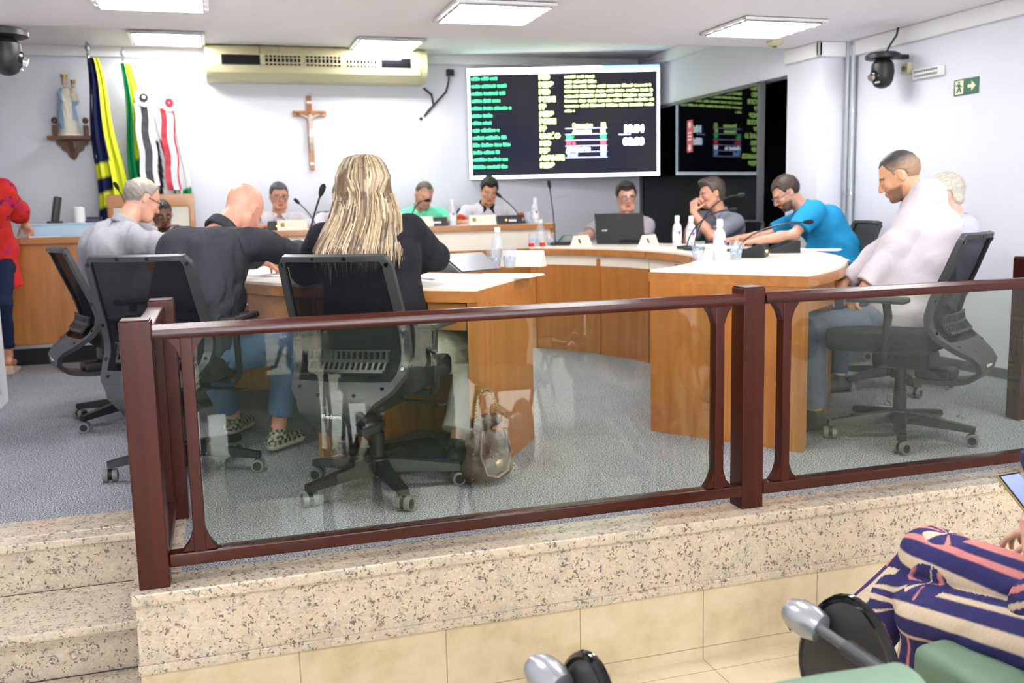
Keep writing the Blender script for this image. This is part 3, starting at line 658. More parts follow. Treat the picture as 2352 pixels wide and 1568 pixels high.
def wordbars(x0, x1, zc, h, m, name):
    """a soft-edged, illegible line of lettering (the photograph resolves no characters here)"""
    b = MB(); x = x0
    while x < x1 - 0.004:
        wd = min(random.uniform(0.035, 0.075), x1 - x); n = max(2, int(wd / 0.011))
        for k in range(n):
            cx = x + wd * (k + 0.5) / n; hh = h * random.choice((0.8, 0.8, 1.0, 1.15))
            X, Z = (cx - 0.5) * TW, (1 - zc) * TH
            b.box((X, -0.023, Z + (hh - h) * TH * 0.4), (wd / n * TW * 0.96, 0.002, hh * TH))
        x += wd + 0.008
    return b.build(name, m, tv, smooth=False)
for k, e in enumerate((0.155, 0.21, 0.195, 0.168, 0.225, 0.125, 0.12, 0.16, 0.195, 0.215, 0.158, 0.20, 0.198)):
    wordbars(0.02, e, 0.092 + 0.0665 * k, 0.026, 'glow_green', 'name_line')
for k, (a, e) in enumerate(((0.505, 0.66), (0.505, 0.67), (0.505, 0.955), (0.505, 0.965), (0.505, 0.965), (0.505, 0.97), (0.505, 0.97), (0.505, 0.555))):
    wordbars(a, e, 0.092 + 0.0435 * k, 0.022, 'glow_lime', 'text_line')
def textm(s, size, mt, x, z, parent=None, name='lettering', align='LEFT', ext=0.001, bold=0.0):
    """text turned into mesh, lying on the screen face"""
    cu = bpy.data.curves.new('t', 'FONT'); cu.body = s; cu.size = size; cu.extrude = ext; cu.align_x = align; cu.offset = bold
    o = bpy.data.objects.new('t', cu); C.objects.link(o); dg = bpy.context.evaluated_depsgraph_get(); dg.update()
    me = bpy.data.meshes.new_from_object(o.evaluated_get(dg)); bpy.data.objects.remove(o); bpy.data.curves.remove(cu)
    me.materials.clear(); me.materials.append(M[mt]); q = bpy.data.objects.new(name, me); C.objects.link(q)
    if parent is not None: q.parent = parent
    return q
def tvt(s, size, mt, x, z, bold=0.004):
    q = textm(s, size * TH, mt, 0, 0, tv, 'lettering', bold=bold); q.rotation_euler = (PI / 2, 0, 0); q.location = ((x - 0.5) * TW, -0.0235, (1 - z) * TH); return q
for k, s in enumerate(('PSD', 'PSDB', 'PSD', 'PODE', 'PP', 'PSDB', 'PODE', 'PP', 'UNIÃO', 'PSD', 'PSB', 'AVANTE', 'PSDB')):
    tvt(s, 0.058, 'glow_lime', 0.372, 0.108 + 0.0665 * k, 0.005)
for k, mt in enumerate(['glow_lilac'] * 6): tvs('table_rule', 0.505, 0.725, 0.553 + 0.053 * k, 0.561 + 0.053 * k, mt, 0.002)
for k, (s, nn, mt) in enumerate((('Presentes', '12', 'glow_lime'), ('Ausentes', '01', 'glow_lime'), ('Sim', '00', 'glow_green'), ('Não', '00', 'glow_red'), ('Abstenções', '00', 'glow_white'), ('Total', '00', 'glow_cyan'))):
    tvt(s, 0.046, mt, 0.545 if k < 2 else 0.512, 0.545 + 0.053 * k); tvt(nn, 0.05, mt, 0.69, 0.545 + 0.053 * k)
tvt('10:54', 0.085, 'glow_white', 0.81, 0.60, 0.007); tvt('00:00', 0.085, 'glow_white', 0.81, 0.715, 0.007); tvs('clock_rule', 0.785, 0.85, 0.615, 0.625, 'glow_lilac', 0.002)
# red vertical sticker on the glazing
mat('sticker_red', S(226, 70, 60), 0.5, var=0.02)
sk = thing('door_sticker', 'tall red sticker with white arrows on the dark glass wall', 'sticker', (4.352, 8.30, 1.74))
MB().box((0, 0, 0), (0.002, 0.11, 0.30)).build('film', 'sticker_red', sk, smooth=False)
b = MB()
for s in (1, -1): b.prism([(-0.02, s * 0.08), (0.02, s * 0.08), (0.02, s * 0.11), (0.038, s * 0.11), (0, s * 0.14), (-0.038, s * 0.11), (-0.02, s * 0.11)], -0.0015, -0.003, T=Tm)
for z in (0.03, 0, -0.03): b.box((-0.0022, 0, z), (0.0015, 0.07, 0.012))
b.build('arrows', 'white_plastic', sk, smooth=False)
# ------------------------------------------------------------------ the railing
def post(x, y, lb):
    t = thing('railing_post', lb, 'post', (x, y, 0.004), 0, 'dark wooden railing posts')
    MB().box((0, 0, 0.405), (0.088, 0.088, 0.81), bev=0.005).build('shaft', 'mahogany', t)
    MB().box((0, 0, 0.812), (0.080, 0.080, 0.006), bev=0.002).build('cap', 'mahogany', t)
    return t
post(-0.243, 2.972, 'thick dark red wooden post at the front corner of the railing beside the steps')
post(-0.205, 3.64, 'second dark wooden post just behind the corner post at the top of the steps')
post(1.812, 3.005, 'middle dark wooden post between the two glass panels of the railing')
post(3.815, 3.005, 'dark wooden corner post at the far right end of the railing, out of the picture')
post(3.815, 3.745, 'short dark post on a granite base at the right edge behind the rail')
def rail_panel(x0, x1, lb):
    L = x1 - x0; t = thing('glass_railing', lb, 'railing', ((x0 + x1) / 2, 2.985, 0), 0, 'glazed railing panels'); h = L / 2
    pr = [(-0.030, 0), (0.030, 0), (0.034, 0.012), (0.030, 0.028), (0.016, 0.040), (-0.016, 0.040), (-0.030, 0.028), (-0.034, 0.012)]
    TX = Matrix(((0, 0, 1, 0), (1, 0, 0, 0), (0, 1, 0, 0), (0, 0, 0, 1)))
    MB().prism([(a, b + 0.756) for a, b in pr], -h, h, T=TX).build('top_rail', 'mahogany_x', t)
    MB().box((0, 0, 0.075), (L, 0.055, 0.042), bev=0.006).build('bottom_rail', 'mahogany_x', t)
    for s in (-1, 1):
        b = MB(); xx = s * (h - 0.092); b.box((xx, 0, 0.425), (0.036, 0.046, 0.67), bev=0.004)
        for zz, d in ((0.742, 1), (0.11, -1)):      # little flared brackets where baluster meets rail
            b.prism([(xx - 0.018, zz - 0.05 * d), (xx - 0.030, zz - 0.015 * d), (xx - 0.05, zz + 0.012 * d), (xx + 0.05, zz + 0.012 * d), (xx + 0.030, zz - 0.015 * d), (xx + 0.018, zz - 0.05 * d)], -0.020, 0.020,
                    T=Matrix(((1, 0, 0, 0), (0, 0, -1, 0), (0, 1, 0, 0), (0, 0, 0, 1))))
        b.build('baluster', 'mahogany', t)
    MB().box((0, 0.0, 0.425), (L - 0.22, 0.008, 0.665)).build('glass_pane', 'rail_glass', t, smooth=False)
    return t
rail_panel(-0.199, 1.768, 'long glass railing panel with dark red rails in front of the blonde woman')
rail_panel(1.856, 3.771, 'right glass railing panel with dark red rails in front of the man in white')
for x, lb in ((-0.224, 'short dark return rail joining the two posts beside the steps'), (3.815, 'short dark return rail at the right end, outside the picture')):
    t = thing('return_railing', lb, 'railing', (x, 3.33, 0))
    MB().box((0, 0, 0.775), (0.06, 0.60, 0.042), bev=0.010).build('top_rail', 'mahogany', t); MB().box((0, 0, 0.075), (0.05, 0.60, 0.04), bev=0.006).build('bottom_rail', 'mahogany', t)
    for s in (-1, 1): MB().box((0, s * 0.22, 0.425), (0.042, 0.034, 0.67), bev=0.004).build('baluster', 'mahogany', t)
    MB().box((0, 0, 0.425), (0.008, 0.41, 0.665)).build('glass_pane', 'rail_glass', t, smooth=False)

# ------------------------------------------------------------------ the horseshoe of desks
def arcpts(c, r, a0, a1, n): return [(c[0] + r * math.cos(math.radians(a0 + (a1 - a0) * i / n)), c[1] + r * math.sin(math.radians(a0 + (a1 - a0) * i / n))) for i in range(n + 1)]
def ring(b, c, r0, r1, a0, a1, z0, z1, n=24, mi=0):
    p0 = arcpts(c, r0, a0, a1, n); p1 = arcpts(c, r1, a0, a1, n)
    for i in range(n):
        P = [p0[i], p0[i + 1], p1[i + 1], p1[i]]
        vs = [(x, y, z) for z in (z0, z1) for x, y in P]; f = [(0, 1, 2, 3)[::-1], (4, 5, 6, 7), (0, 1, 5, 4), (2, 3, 7, 6)]
        if i == 0: f.append((3, 0, 4, 7))
        if i == n - 1: f.append((1, 2, 6, 5))
        b.add(vs, f, mi)
    return b
DT = 0.80
def arc_desk(lb, c, r0, r1, a0, a1, mods, endA, endB, frieze=True, name='curved_desk'):
    """r0 inner (facing the well), r1 outer (sitter's side); mods: radial divider angles"""
    t = thing(name, lb, 'desk', (c[0], c[1], 0), 0, 'horseshoe desks'); o = (0, 0); n = max(6, int(abs(a1 - a0) / 2.5))
    ring(MB(), o, r0 - 0.02, r1, a0, a1, DT - 0.012, DT, n).build('desk_top', 'laminate', t, angle=30)
    e = MB(); ring(e, o, r0 - 0.03, r1 + 0.006, a0, a1, DT - 0.058, DT - 0.012, n); e.build('top_edge_band', 'desk_wood_flat', t, angle=30)
    if frieze:
        ring(MB(), o, r0, r0 + 0.02, a0, a1, 0.665, DT - 0.058, n).build('frieze_panel', 'cream_panel', t, angle=30)
        ring(MB(), o, r0, r0 + 0.022, a0, a1, 0.0, 0.665, n).build('front_panel', 'desk_wood', t, angle=30)
    else: ring(MB(), o, r0 + 0.02, r0 + 0.04, a0, a1, 0.02, DT - 0.058, n).build('front_panel', 'dark_wood' if name == 'x' else 'desk_wood', t, angle=30)
    ds = 1 if a1 > a0 else -1
    for a, full in [(a, False) for a in mods] + ([(a0, True)] if endA else []) + ([(a1, True)] if endB else []):
        b = MB(); ar = math.radians(a + (ds * 0.55 if a == a0 else (-ds * 0.55 if a == a1 else 0)))
        rr0, rr1 = (r0 - 0.015, r1 - 0.01) if full else (r0 + 0.02, r1 - 0.06)
        m_ = (rr0 + rr1) / 2; b.box((m_ * math.cos(ar), m_ * math.sin(ar), (DT - 0.058) / 2), (rr1 - rr0, 0.045 if full else 0.025, DT - 0.058), rz=ar)
        b.build('end_panel' if full else 'divider_panel', 'desk_wood', t, smooth=False)
    if frieze:
        for a in mods:
            b = MB(); ar = math.radians(a); b.box(((r0 - 0.003) * math.cos(ar), (r0 - 0.003) * math.sin(ar), 0.36), (0.016, 0.03, 0.72), rz=ar); b.build('joint_strip', 'desk_wood', t, smooth=False)
    al = [a0] + list(mods) + [a1]
    for i in range(len(al) - 1):
        g0, g1 = al[i] + ds * 1.3, al[i + 1] - ds * 1.3
        b = MB(); ring(b, o, r1 - 0.40, r1 - 0.025, g0, g1, 0.625, 0.735, max(4, int(abs(g1 - g0) / 3))); dr = b.build('drawer', 'desk_wood_flat', t, angle=30)
        am = math.radians((g0 + g1) / 2); b = MB(); rr = r1 - 0.005
        q = [((rr + d) * math.cos(am + s), (rr + d) * math.sin(am + s), 0.685) for s, d in ((-0.024, -0.02), (-0.022, 0.006), (0.022, 0.006), (0.024, -0.02))]
        b.tube(q, 0.006, 8); b.build('drawer_handle', 'chrome', dr)
    return t
LCn, RCn = (2.45, 5.80), (0.95, 5.82)
arc_desk('curved wooden desk of the blonde woman, ending beside the brown handbag', LCn, 1.85, 2.60, -124.5, -168, [-144], True, False)
arc_desk('curved wooden desk in front of the grey-shirted man at the left', LCn, 1.85, 2.60, -168.4, -222, [-190, -208], False, True)
arc_desk('curved wooden desk with the white laminate end in front of the man in white', RCn, 1.93, 2.70, -56.5, -18, [-44, -31], True, False)
arc_desk('curved wooden desk of the man in the blue polo shirt', RCn, 1.93, 2.70, -17.6, 7, [-5], False, False)
arc_desk('curved wooden desk with cream frieze carrying the open laptop', RCn, 1.93, 2.70, 7.4, 43, [24], False, True)

# the straight head table on the dais
def head_desk(lb, x0, x1, frieze, joints):
    t = thing('head_desk', lb, 'desk', ((x0 + x1) / 2, 8.25, 0.15), 0, 'dais desks'); L = x1 - x0; h = 0.815
    MB().box((0, 0.0, h - 0.008), (L, 0.58, 0.016)).build('desk_top', 'laminate', t, smooth=False)
    MB().box((0, -0.285, h - 0.024), (L + 0.004, 0.02, 0.048), bev=0.003).build('top_edge_band', 'desk_wood_flat', t)
    MB().box((0, -0.24, 0.30 if frieze else 0.383), (L - 0.04, 0.022, 0.60 if frieze else 0.766)).build('front_panel', 'desk_wood', t, smooth=False)
    if frieze:
        MB().box((0, -0.24, 0.683), (L - 0.04, 0.016, 0.166)).build('frieze_panel', 'cream_panel', t, smooth=False)
    for x in joints: MB().box((x - (x0 + x1) / 2, -0.255, 0.383), (0.022, 0.012, 0.766)).build('joint_strip', 'desk_wood', t, smooth=False)
    for s in (-1, 1): MB().box((s * (L / 2 - 0.02), 0, 0.383), (0.03, 0.54, 0.766)).build('end_panel', 'desk_wood', t, smooth=False)
    return t
head_desk('plain wooden head table at the left, behind the lady in red', -2.9, -0.62, False, [-1.9, -1.15])
head_desk('long wooden head table with cream frieze below the crucifix', -0.60, 2.86, True, [0.5, 1.65])
lt = thing('high_back_bench', 'wide wooden high-backed bench with cream panel behind the man with dark glasses', 'bench', (-0.53, 9.00, 0.15))
MB().box((0, 0, 1.09), (0.72, 0.04, 0.11), bev=0.004).build('top_rail', 'desk_wood_flat', lt); MB().box((0, 0.005, 0.80), (0.62, 0.02, 0.48)).build('cream_back', 'cream_panel', lt, smooth=False)
for s in (-1, 1): MB().box((s * 0.335, 0, 0.52), (0.05, 0.04, 1.04), bev=0.004).build('post', 'desk_wood', lt)
MB().box((0, -0.02, 0.55), (0.62, 0.06, 0.06)).build('lower_rail', 'desk_wood_flat', lt); MB().box((0, -0.18, 0.42), (0.64, 0.36, 0.08), bev=0.02).build('seat', 'cream_panel', lt)

# ------------------------------------------------------------------ mesh office chairs
PROF = [(0.965, -0.335), (0.93, -0.322), (0.80, -0.272), (0.68, -0.222), (0.60, -0.202), (0.55, -0.210), (0.50, -0.250), (0.45, -0.315), (0.40, -0.355), (0.35, -0.352), (0.315, -0.30), (0.30, -0.20), (0.305, -0.08)]
HWID = [0.205, 0.225, 0.232, 0.238, 0.238, 0.235, 0.230, 0.205, 0.135, 0.085, 0.075, 0.075, 0.075]
def interp(tab, u):
    i = min(int(u), len(tab) - 2); f = u - i; a, b = tab[i], tab[i + 1]
    return a + (b - a) * f if isinstance(a, float) else tuple(p + (q - p) * f for p, q in zip(a, b))
def back_pt(u, s, d=0.0):
    """u along the profile (0 top), s across (-1..1), d offset backwards"""
    z, y = interp(PROF, u); z2, y2 = interp(PROF, min(u + 0.02, len(PROF) - 1.001)); z1, y1 = interp(PROF, max(u - 0.02, 0))
    ty, tz = y2 - y1, z2 - z1; l = math.hypot(ty, tz) or 1; ny, nz = tz / l, -ty / l
    wv = interp(HWID, u); bow = 0.035 * (s * s) * (1 if u < 7 else max(0, 1 - (u - 7)))
    if u < 0.8: wv *= 1 - 0.04 * (0.8 - u)
    return Vector((s * wv, y + ny * d + bow, z + nz * d))
def back_sheet(u0, u1, s0, s1, thick, nu, ns, b=None, d=0):
    b = b or MB(); vs = []
    for k in (0, 1):
        for i in range(nu + 1):
            for j in range(ns + 1):
                vs.append(back_pt(u0 + (u1 - u0) * i / nu, s0 + (s1 - s0) * j / ns, d + (thick if k else 0)))
    N = (nu + 1) * (ns + 1); W = ns + 1; f = []
    for i in range(nu):
        for j in range(ns):
            a = i * W + j; f.append((a, a + 1, a + W + 1, a + W)); f.append((N + a, N + a + W, N + a + W + 1, N + a + 1))
    for i in range(nu):
        for j, sgn in ((0, 1), (ns, -1)): a = i * W + j; f.append((a, a + W, N + a + W, N + a)[::sgn])
    for j in range(ns):
        for i, sgn in ((0, 1), (nu, -1)): a = i * W + j; f.append((a, N + a, N + a + 1, a + 1)[::sgn])
    return b.add(vs, f)
def office_chair():
    t = thing('office_chair', 'x', 'chair')
    b = MB(); E = len(PROF) - 1.01
    for s in (-1, 1): back_sheet(0.45, 6.6, s, s * 0.86, 0.022, 22, 2, b, 0.0)
    back_sheet(0.0, 0.55, -1, 1, 0.024, 3, 14, b)
    back_sheet(6.5, E, -1, 1, 0.024, 18, 12, b)
    o = b.build('back_frame', 'dark_grey_plastic', t, angle=50)
    for u, s in ((5.6, 0.93), (6.9, 0.80), (7.25, 0.38), (3.0, 0.93), (0.9, 0.93), (0.25, 0.3)):
        for sg in (-1, 1):
            p = back_pt(u, s * sg, -0.001); q = back_pt(u, s * sg, 0.026); MB().cyl(p, q, 0.0075, n=10).build('frame_bolt', 'black_gloss', o)
    back_sheet(0.5, 6.55, -0.88, 0.88, 0.002, 22, 12, None, 0.010).build('back_mesh', 'chair_mesh', t)
    b = MB(); back_sheet(3.9, 4.15, -0.72, 0.72, 0.012, 2, 14, b, 0.026); back_sheet(5.75, 6.1, -0.66, 0.66, 0.012, 2, 14, b, 0.026); back_sheet(4.86, 5.05, -0.70, 0.70, 0.012, 2, 14, b, 0.026)
    for k in range(15):
        s = -0.66 + 1.32 * k / 14; back_sheet(4.1, 5.8, s - 0.020, s + 0.020, 0.010, 6, 1, b, 0.026)
    b.build('lumbar_support', 'black_plastic', t)
    q = textm('Flexform', 0.021, 'lettering', 0, 0, t, 'lettering', 'CENTER', 0.0008, 0.0004); q.rotation_euler = (PI / 2 + 0.15, 0, 0); q.location = (0.0, -0.3815, 0.375)
    f = Blob(); f.box((0, 0.05, 0.475), (0.205, 0.20, 0.022), None, 0.03, 0.02); f.ell((0, 0.06, 0.492), (0.21, 0.21, 0.035), k=0.04)
    V, F = f.mesh(0.011); vmesh('seat', V, F, 'black_fabric', t)
    b = MB(); b.box((0, 0.05, 0.435), (0.40, 0.40, 0.03), bev=0.012); b.build('seat_shell', 'black_plastic', t)
    b = MB(); b.box((0, -0.02, 0.38), (0.17, 0.26, 0.085), bev=0.02); b.box((0, -0.16, 0.325), (0.14, 0.16, 0.05), bev=0.015); b.build('tilt_mechanism', 'black_plastic', t)
    b = MB(); b.tube([(0.06, 0.02, 0.37), (0.20, 0.03, 0.36), (0.26, 0.03, 0.355)], 0.007); b.ball((0.27, 0.03, 0.354), (0.022, 0.014, 0.008)); b.build('lever', 'black_plastic', t)
    b = MB().cyl((0, 0, 0.20), (0, 0, 0.36), 0.025); b.cyl((0, 0, 0.09), (0, 0, 0.235), 0.030); b.build('gas_column', 'black_plastic', t)
    for s in (-1, 1):
        b = MB(); b.tube([(s * 0.15, 0.0, 0.41), (s * 0.24, 0.0, 0.40), (s * 0.265, -0.01, 0.43), (s * 0.27, -0.03, 0.60), (s * 0.27, -0.02, 0.66)], 0.020, 10, flat=(1, 0.7))
        b.build('armrest_post', 'black_plastic', t)
        MB().box((s * 0.27, 0.02, 0.675), (0.075, 0.27, 0.03), bev=0.013).build('armrest_pad', 'dark_grey_plastic', t)
    b = MB()
    b.lathe([(0.055, 0.08), (0.06, 0.10), (0.05, 0.135), (0.035, 0.14)], n=20)
    for k in range(5):
        a = 2 * PI * k / 5; ca, sa = math.cos(a), math.sin(a); vs = []
        for r, z0, z1, wd in ((0.03, 0.075, 0.130, 0.030), (0.15, 0.072, 0.115, 0.026), (0.33, 0.062, 0.088, 0.020)):
            for q in ((-wd, z0), (wd, z0), (wd * 0.75, z1), (-wd * 0.75, z1)): vs.append((r * ca - q[0] * sa, r * sa + q[0] * ca, q[1]))
        b.add(vs, [(0, 1, 2, 3)[::-1], (8, 9, 10, 11)] + [(4 * i + j, 4 * i + (j + 1) % 4, 4 * i + 4 + (j + 1) % 4, 4 * i + 4 + j) for i in (0, 1) for j in range(4)])
    base = b.build('star_base', 'black_plastic', t)
    for k in range(5):
        a = 2 * PI * k / 5; x, y = 0.32 * math.cos(a), 0.32 * math.sin(a); a2 = a + 0.9 + k; dx, dy = math.cos(a2), math.sin(a2)
        b = MB()
        for s in (-1, 1): b.cyl((x + dx * s * 0.009, y + dy * s * 0.009, 0.029), (x + dx * s * 0.029, y + dy * s * 0.029, 0.029), 0.0285, 0.0275, 18, mi=1 if True else 0)
        b.cyl((x - dx * 0.018, y - dy * 0.018, 0.032), (x + dx * 0.018, y + dy * 0.018, 0.032), 0.024, n=14); b.cyl((x, y, 0.03), (x, y, 0.07), 0.009)
        for s in (-1, 1): b.cyl((x + dx * s * 0.0285, y + dy * s * 0.0285, 0.029), (x + dx * s * 0.031, y + dy * s * 0.031, 0.029), 0.019, n=14)
        b.build('caster', ['black_plastic', 'caster_grey'], base)
    return t
ch0 = office_chair(); chairs = [
    (0.565, 3.73, -0.58, 'black mesh office chair the blonde woman sits on'), (-0.18, 4.32, -0.42, 'black mesh office chair under the bald man in the dark shirt'),
    (-0.50, 5.54, -1.25, 'black mesh office chair seen from the side under the grey-shirted man'), (3.02, 3.66, 0.55, 'black mesh office chair of the man in the white shirt'),
    (3.79, 4.68, 1.0, 'mesh office chair behind the man in white, holding the white-haired man'), (4.10, 5.80, 1.35, 'mesh office chair behind the man in the blue polo shirt'),
    (3.92, 6.95, 2.0, 'office chair of the man with clasped hands, before the dark glass'), (3.30, 7.55, 2.45, 'office chair of the young man behind the laptop')]
for x in (0.55, 1.12, 1.86, 2.48): chairs.append((x, 8.84, PI, {0.55: 'office chair of the white-shirted man below the crucifix', 1.12: 'office chair hidden behind the blonde hair at the head table', 1.86: 'office chair of the man in the mint green polo', 2.48: 'office chair of the man in the white polo with black collar'}[x]))
for i, (x, y, a, lb) in enumerate(chairs):
    o = ch0 if i == 0 else copy_tree(ch0)
    o.location = (x, y, 0.148 if y > 8.2 else 0); o.rotation_euler = (0, 0, a); o['label'] = lb; o['group'] = 'mesh office chairs'
    sb = [q_ for q_ in o.children if q_.name.startswith('star_base')][0]      # the base swivels on its own
    sb.rotation_euler = (0, 0, math.radians({0: 62, 1: 48, 2: 10, 3: 17, 4: 40}.get(i, 20)) - a)

# ------------------------------------------------------------------ audience seats with writing tablets
def audience_seat():
    t = thing('tablet_chair', 'x', 'chair')
    f = Blob(); f.box((0, 0.02, 0.425), (0.215, 0.20, 0.020), None, 0.03, 0.02); f.ell((0, 0.02, 0.445), (0.22, 0.21, 0.03), k=0.04); f.cap((-0.17, 0.215, 0.435), (0.17, 0.215, 0.435), 0.035, k=0.02)
    V, F = f.mesh(0.010); vmesh('seat_cushion', V, F, 'green_cushion', t)
    f = Blob(); f.box((0, 0.01, 0.395), (0.20, 0.20, 0.012), None, 0.03, 0.02); V, F = f.mesh(0.012); vmesh('seat_shell', V, F, 'black_plastic', t)
    R = Matrix.Rotation(-0.12, 3, 'X'); Rn = np.array(R)
    f = Blob(); f.box((0, -0.24, 0.650), (0.190, 0.012, 0.160), Rn, 0.035, 0.02); f.ell((0, -0.225, 0.650), (0.205, 0.03, 0.185), Rn, 0.03); V, F = f.mesh(0.009); vmesh('back_cushion', V, F, 'green_cushion', t)
    f = Blob(); f.box((0, -0.278, 0.635), (0.190, 0.003, 0.160), Rn, 0.022, 0.02); V, F = f.mesh(0.009); vmesh('back_shell', V, F, 'black_plastic', t)
    b = MB()
    for s in (-1, 1):
        b.tube([(s * 0.16, -0.27, 0.55), (s * 0.16, -0.25, 0.42), (s * 0.16, -0.18, 0.38), (s * 0.16, 0.14, 0.38)], 0.014)
        b.tube([(s * 0.22, -0.22, 0.012), (s * 0.22, -0.02, 0.36), (s * 0.20, 0.0, 0.385), (s * 0.10, 0.0, 0.385)], 0.015); b.tube([(s * 0.22, 0.22, 0.012), (s * 0.22, 0.03, 0.35)], 0.015)
    b.build('steel_frame', 'black_plastic', t)
    b = MB(); b.tube([(0.20, -0.05, 0.37), (0.34, -0.06, 0.40), (0.400, -0.10, 0.55), (0.400, -0.13, 0.615), (0.400, -0.10, 0.645), (0.400, 0.17, 0.65)], 0.021, 12, flat=(1, 0.8)); b.build('armrest', 'dark_grey_plastic', t)
    b = MB(); b.tube([(0.400, 0.12, 0.65), (0.400, 0.30, 0.65)], 0.013, 12); b.build('tablet_rod', 'grey_plastic', t)
    b = MB(); b.lathe([(0.018, -0.045), (0.034, -0.035), (0.042, -0.005), (0.040, 0.03), (0.028, 0.058), (0.008, 0.066)], (0.400, 0.315, 0.65), 24, ax=(-0.35, 0.9, 0.2)); j = b.build('swivel_joint', 'silver', t)
    b = MB(); b.tube([(0.363, 0.35, 0.665), (0.361, 0.345, 0.64), (0.367, 0.335, 0.625)], 0.005); b.build('joint_slot', 'black_gloss', j)
    # the tablet hangs folded down beside the arm: an egg-shaped board, dark with a rubber rim
    pl = []
    for k in range(36):
        a = 2 * PI * k / 36; rx = 0.155 * (1 + 0.12 * math.cos(a)); pl.append((rx * math.cos(a) + 0.02, 0.175 * math.sin(a) * (1 - 0.10 * math.cos(a))))
    Tt = Matrix.Translation((0.440, 0.215, 0.535)) @ Matrix.Rotation(0.10, 4, 'Y') @ Matrix(((0, 0, 1, 0), (0, 1, 0, 0), (1, 0, 0, 0), (0, 0, 0, 1)))
    b = MB().prism(pl, -0.008, 0.008, T=Tt); tb = b.build('writing_tablet', 'dark_grey_plastic', t, angle=40)
    b = MB(); b.tube([Tt @ Vector((x, y, 0)) for x, y in pl + pl[:2]], 0.012, 8); b.build('rubber_rim', 'black_gloss', tb)
    return t
a0 = audience_seat()
for i, (x, y, lb) in enumerate(((0.885, 1.53, 'empty green tablet chair at the bottom edge, left of the striped trousers'), (1.93, 1.72, 'green tablet chair under the woman in striped trousers'),
                                (0.215, 1.47, 'tablet chair whose silver swivel joint shows at the bottom edge'))):
    o = a0 if i == 0 else copy_tree(a0)
    o.location = (x, y, LO); o['label'] = lb; o['group'] = 'green tablet chairs'
for r in range(2):
    for k in range(6):
        o = copy_tree(a0); o.location = (-0.9 + 0.95 * k, -0.55 - 1.25 * r, LO); o['group'] = 'green tablet chairs'
        o['label'] = 'green tablet chair in the audience rows behind the viewpoint'
# ------------------------------------------------------------------ people
def rotz(a): c, s = math.cos(a), math.sin(a); return np.array([[c, -s, 0], [s, c, 0], [0, 0, 1.0]])
def rotx(a): c, s = math.cos(a), math.sin(a); return np.array([[1, 0, 0], [0, c, -s], [0, s, c]])
def roty(a): c, s = math.cos(a), math.sin(a); return np.array([[c, 0, s], [0, 1, 0], [-s, 0, c]])
def ik(a, b, l1, l2, hint):
    """middle joint between a and b"""
    d = b - a; L = np.linalg.norm(d); L = min(L, (l1 + l2) * 0.999); u = unit(b - a)
    x = (l1 * l1 - l2 * l2 + L * L) / (2 * L); h = math.sqrt(max(0, l1 * l1 - x * x)); hv = np.asarray(hint, float); hv = unit(hv - u * (hv @ u))
    return a + u * x + hv * h, a + u * L
def add_head(B, c, R, sc_=1.0, female=False):
    """skull centre c, R columns = right, forward, up"""
    P = lambda x, y, z: c + R @ (np.array([x, y, z]) * sc_)
    RT = R.T; s = sc_
    B.ell(P(0, -0.012, 0.030), np.array([0.076, 0.095, 0.088]) * s, RT, 0.0)
    B.ell(P(0, 0.020, -0.030), np.array([0.062, 0.068, 0.080]) * s, RT, 0.03)
    B.cap(P(-0.030, 0.055, -0.088), P(0.030, 0.055, -0.088), 0.024 * s, k=0.03); B.ell(P(0, 0.072, -0.094), np.array([0.020, 0.018, 0.018]) * s, RT, 0.012)
    for q in (-1, 1): B.cap(P(q * 0.055, 0.0, -0.045), P(q * 0.034, 0.052, -0.088), 0.020 * s, k=0.02); B.ell(P(q * 0.040, 0.062, -0.022), np.array([0.022, 0.018, 0.020]) * s, RT, 0.018)
    B.cap(P(-0.034, 0.078, 0.022), P(0.034, 0.078, 0.022), 0.010 * s, k=0.014)
    for q in (-1, 1): B.ell(P(q * 0.031, 0.096, 0.004), np.array([0.017, 0.014, 0.012]) * s, RT, 0.012, 's')
    for q in (-1, 1): B.ell(P(q * 0.031, 0.079, 0.003), np.array([0.0135, 0.0125, 0.0125]) * s, RT, 0.002)
    B.cap(P(0, 0.086, 0.016), P(0, 0.108, -0.028), 0.0075 * s, 0.012 * s, 0.010)
    for q in (-1, 1): B.ell(P(q * 0.012, 0.096, -0.032), np.array([0.009, 0.010, 0.008]) * s, RT, 0.006)
    B.ell(P(0, 0.090, -0.056), np.array([0.022, 0.010, 0.006]) * s, RT, 0.005); B.ell(P(0, 0.087, -0.067), np.array([0.019, 0.010, 0.0065]) * s, RT, 0.005)
    for q in (-1, 1):
        Re = RT; B.ell(P(q * 0.079, -0.012, -0.004), np.array([0.007, 0.018, 0.031]) * s, Re, 0.006); B.ell(P(q * 0.086, -0.006, 0.0), np.array([0.006, 0.009, 0.017]) * s, Re, 0.004, 's')
    return P
